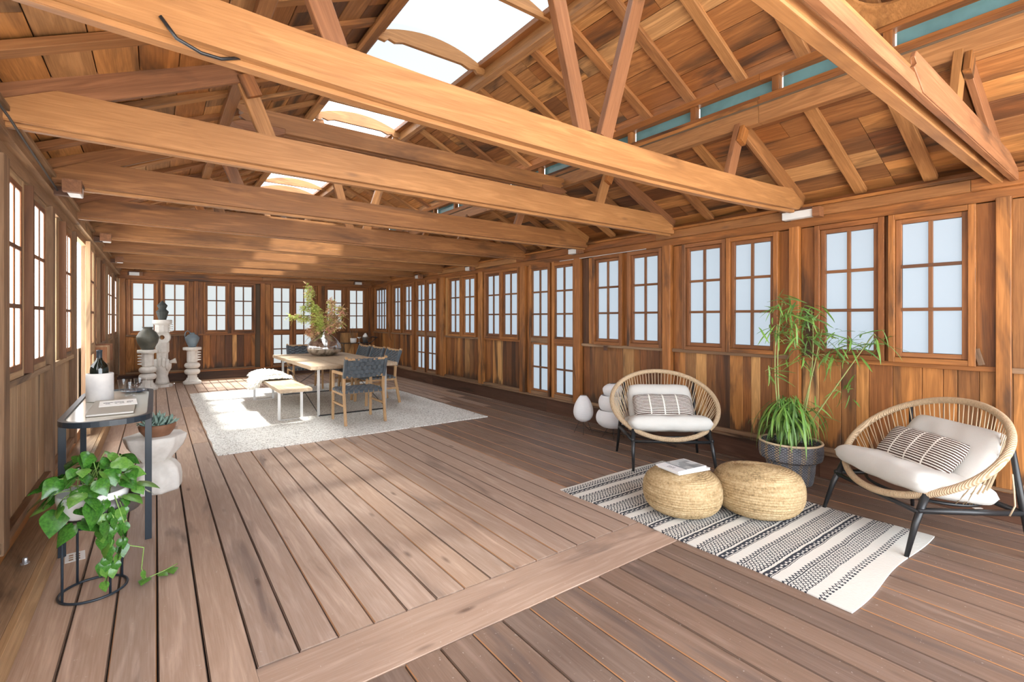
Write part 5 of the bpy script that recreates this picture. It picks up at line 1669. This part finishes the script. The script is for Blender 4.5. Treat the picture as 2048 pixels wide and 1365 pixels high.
pr_ = random.Random(14)
nst = 0
SRl = Vector((.805, -.593, 0)); TOC = Vector((-.0, -1, 0))
def pleaf(p, az, pitch, roll, s, i=None):
    me = hl[pr_.randrange(4) if i is None else i]
    obj('leaf', me, None, po, M4=Matrix.Translation(p) @ Euler((roll, pitch, az)).to_matrix().to_4x4() @ Matrix.Scale(s, 4))
for i in range(74):
    a = pr_.uniform(0, 2 * pi)
    if pr_.random() < .5: a = pr_.gauss(-pi / 2, 1.2)
    rr_ = pr_.uniform(.03, .20); h = .20 + .13 * (1 - rr_ / .2) + pr_.uniform(-.05, .06)
    p = Vector((rr_ * cos(a), rr_ * sin(a) * .9, h if rr_ < .15 else h - .05))
    b0 = Vector((pr_.gauss(0, .04), pr_.gauss(0, .04), .12))
    md = (b0 + p) / 2 + Vector((0, 0, .05))
    if i % 2 == 0: tube('vine', bez(b0, md, p, 6), .0022, M['vine'], po, seg=5)
    pleaf(p, a + pr_.gauss(0, .5), pr_.uniform(.1, .9), pr_.gauss(0, .5), pr_.uniform(.055, .11))
# big feature leaves in front of the pot
for dx, z, s, az, pt in ((-.10, .10, .125, -1.9, 1.0), (.075, .14, .125, -1.2, .9), (.02, .05, .11, -.4, .5), (-.02, .03, .10, -2.6, .6), (-.19, .16, .11, -2.8, .6), (.13, .04, .08, -.9, 1.2), (-.15, .23, .10, 2.9, .3), (.10, .25, .085, -1.0, .6)):
    v = SRl * dx + Vector((-.05, -.145, 0)) * (1 if abs(dx) < .15 else .5)
    pleaf(Vector((v.x, v.y, z)), az, pt, pr_.gauss(0, .25), s)
# trailing strands to the floor
for pts in ([(.06, -.13, .14), (.09, -.17, .04), (.07, -.17, -.10), (.05, -.16, -.20)], [(.09, -.12, .14), (.13, -.15, .0), (.11, -.14, -.16), (.05, -.15, -.28)],
            [(.10, -.10, .14), (.14, -.13, .0), (.12, -.12, -.12), (.21, -.10, -.17), (.20, -.10, -.28), (.22, -.06, -.355), (.30, -.04, -.345), (.36, .02, -.35)], [(.05, -.14, .12), (.04, -.18, .0), (.06, -.17, -.08)]):
    V_ = [Vector(p) for p in pts]; fine = []
    for a, b in zip(V_, V_[1:]):
        for q in range(4): fine.append(a.lerp(b, q / 4))
    fine.append(V_[-1])
    tube('vine', fine, .0024, M['vine'], po, seg=5)
    for k in range(2, len(fine), 3 if len(pts) > 6 else 1):
        if len(pts) > 6 and fine[k].z < -.0 and fine[k].x > .15 and fine[k].z > -.25: continue
        a = pr_.uniform(-2.6, -.4)
        pz = fine[k].copy(); low = pz.z < -.3
        if low: pz.z = -.352
        pleaf(pz, a, 1.15 if not low else -.1, pr_.gauss(0, .5) if not low else 0, pr_.uniform(.045, .075), 2 if fine[k].z < -.2 else None)
card2 = empty('paper_card', (-.385, 3.86, 0), .1, label='small white printed card lying on the deck behind the plant stand', cat='card')
plank('card_sheet', card2, (-.045, 0, .0015), (.045, 0, .0015), .14, .002, (0, 0, 1), M['paper'], c=.0003)
for i in range(3):
    for j in range(2): plank('print_block', card2, (-.028 + j * .03, -.04 + i * .035, .0028), (-.008 + j * .03, -.04 + i * .035, .0028), .018, .0006, (0, 0, 1), M['lefttrim'], c=.0001)

# ============================================================ DRINKS CART IN THE FAR CORNER
dc = empty('drinks_cart', (4.16, 12.45, 0), label='black metal drinks cart with a glass shelf in the far right corner', cat='cart')
M['smoke'] = plain('smoked glass shelf', (.05, .06, .065), .05, spec=.8)
for zz in (.79, .28):
    for y in (-.19, .19): plank('shelf_rail', dc, (-.36, y, zz), (.30, y, zz), .02, .016, (0, 0, 1), M['black'])
    for x in (-.36, .30): plank('shelf_rail', dc, (x, -.19, zz), (x, .19, zz), .02, .016, (0, 0, 1), M['black'])
    plank('glass_shelf', dc, (-.35, 0, zz), (.29, 0, zz), .37, .008, (0, 0, 1), M['smoke'])
for x in (-.36, .30):
    for y in (-.19, .19): tube('leg', [(x, y, .04), (x, y, .80)], .009, M['black'], dc, seg=8)
for y in (-.19, .19): tube('push_handle', [(.30, y, .79), (.36, y, .81), (.45, y, .90), (.50, y, .93)], .010, M['black'], dc, seg=8)
tube('push_handle', [(.50, -.20, .93), (.50, .20, .93)], .014, M['black'], dc, seg=8)
for x in (-.36, .30):
    for y in (-.19, .19):
        b_ = bmesh.new(); bm_lathe(b_, [(0, -.012), (.028, -.012), (.028, .012), (0, .012)], 16)
        obj('wheel', b_, M['black'], dc, M4=place((x, y, .028), pi / 2))
M['white_glaze'] = plain('white glaze ware', (.75, .73, .70), .35)
cz = .796
cp = empty('ceramic_cup', (4.08, 12.38, cz), label='white ceramic cup holding dried stems on the drinks cart', cat='cup')
lathe('cup_body', [(0, 0), (.06, 0), (.075, .02), (.08, .12), (.075, .12), (.07, .03), (0, .02)], M['white_glaze'], cp, seg=24)
ds = empty('dried_stems', (4.08, 12.38, cz + .03), label='thin dried stems standing in the white cup on the drinks cart', cat='stems')
for i in range(9):
    a = 2 * pi * i / 9; tube('stem', [(0, 0, 0), (.05 * cos(a), .05 * sin(a), .15), (.12 * cos(a), .12 * sin(a), .30 + .04 * (i % 3))], .003, M['twig'], ds, seg=5)
mg = empty('martini_glass', (4.22, 12.36, cz), label='clear stemmed cocktail glass on the drinks cart', cat='glass')
lathe('bowl', [(0, .09), (.055, .145), (.053, .147), (0, .096)], M['white_glaze'], mg, seg=20)
lathe('stem_foot', [(0, 0), (.035, 0), (.035, .003), (.004, .008), (.004, .092), (0, .092)], M['white_glaze'], mg, seg=16)
ib = empty('ice_bucket', (4.40, 12.40, cz), label='polished steel ice bucket with a white cloth on the drinks cart', cat='bucket')
lathe('bucket_body', [(0, 0), (.06, 0), (.085, .14), (.09, .145), (.08, .145), (.055, .01), (0, .01)], M['steel'], ib, seg=24)
nap = bmesh.new(); bm_lathe(nap, [(.05, .11), (.06, .17), (.035, .21), (.02, .24), (0, .245)], 10, rfun=lambda a, z: 1 + .2 * sin(3 * a))
obj('cloth', nap, M['paper'], ib)

# ---- shelf brackets and small ledge on the left wall past the doorway
for i, y in enumerate((7.50, 7.95, 8.45)):
    plank('wall_bracket', None, (XL + .10, y, 1.08 - .0), (XL + .10, y, .86), .17, .03, (0, 1, 0), [M['sash'], M['lefttrim'], M['sash']][i],
          label=['upright wooden bracket board on the left wall just past the doorway', 'middle upright wooden bracket board on the left wall past the doorway', 'farthest upright wooden bracket board on the left wall past the doorway'][i], cat='bracket', group='bracket boards past the doorway')
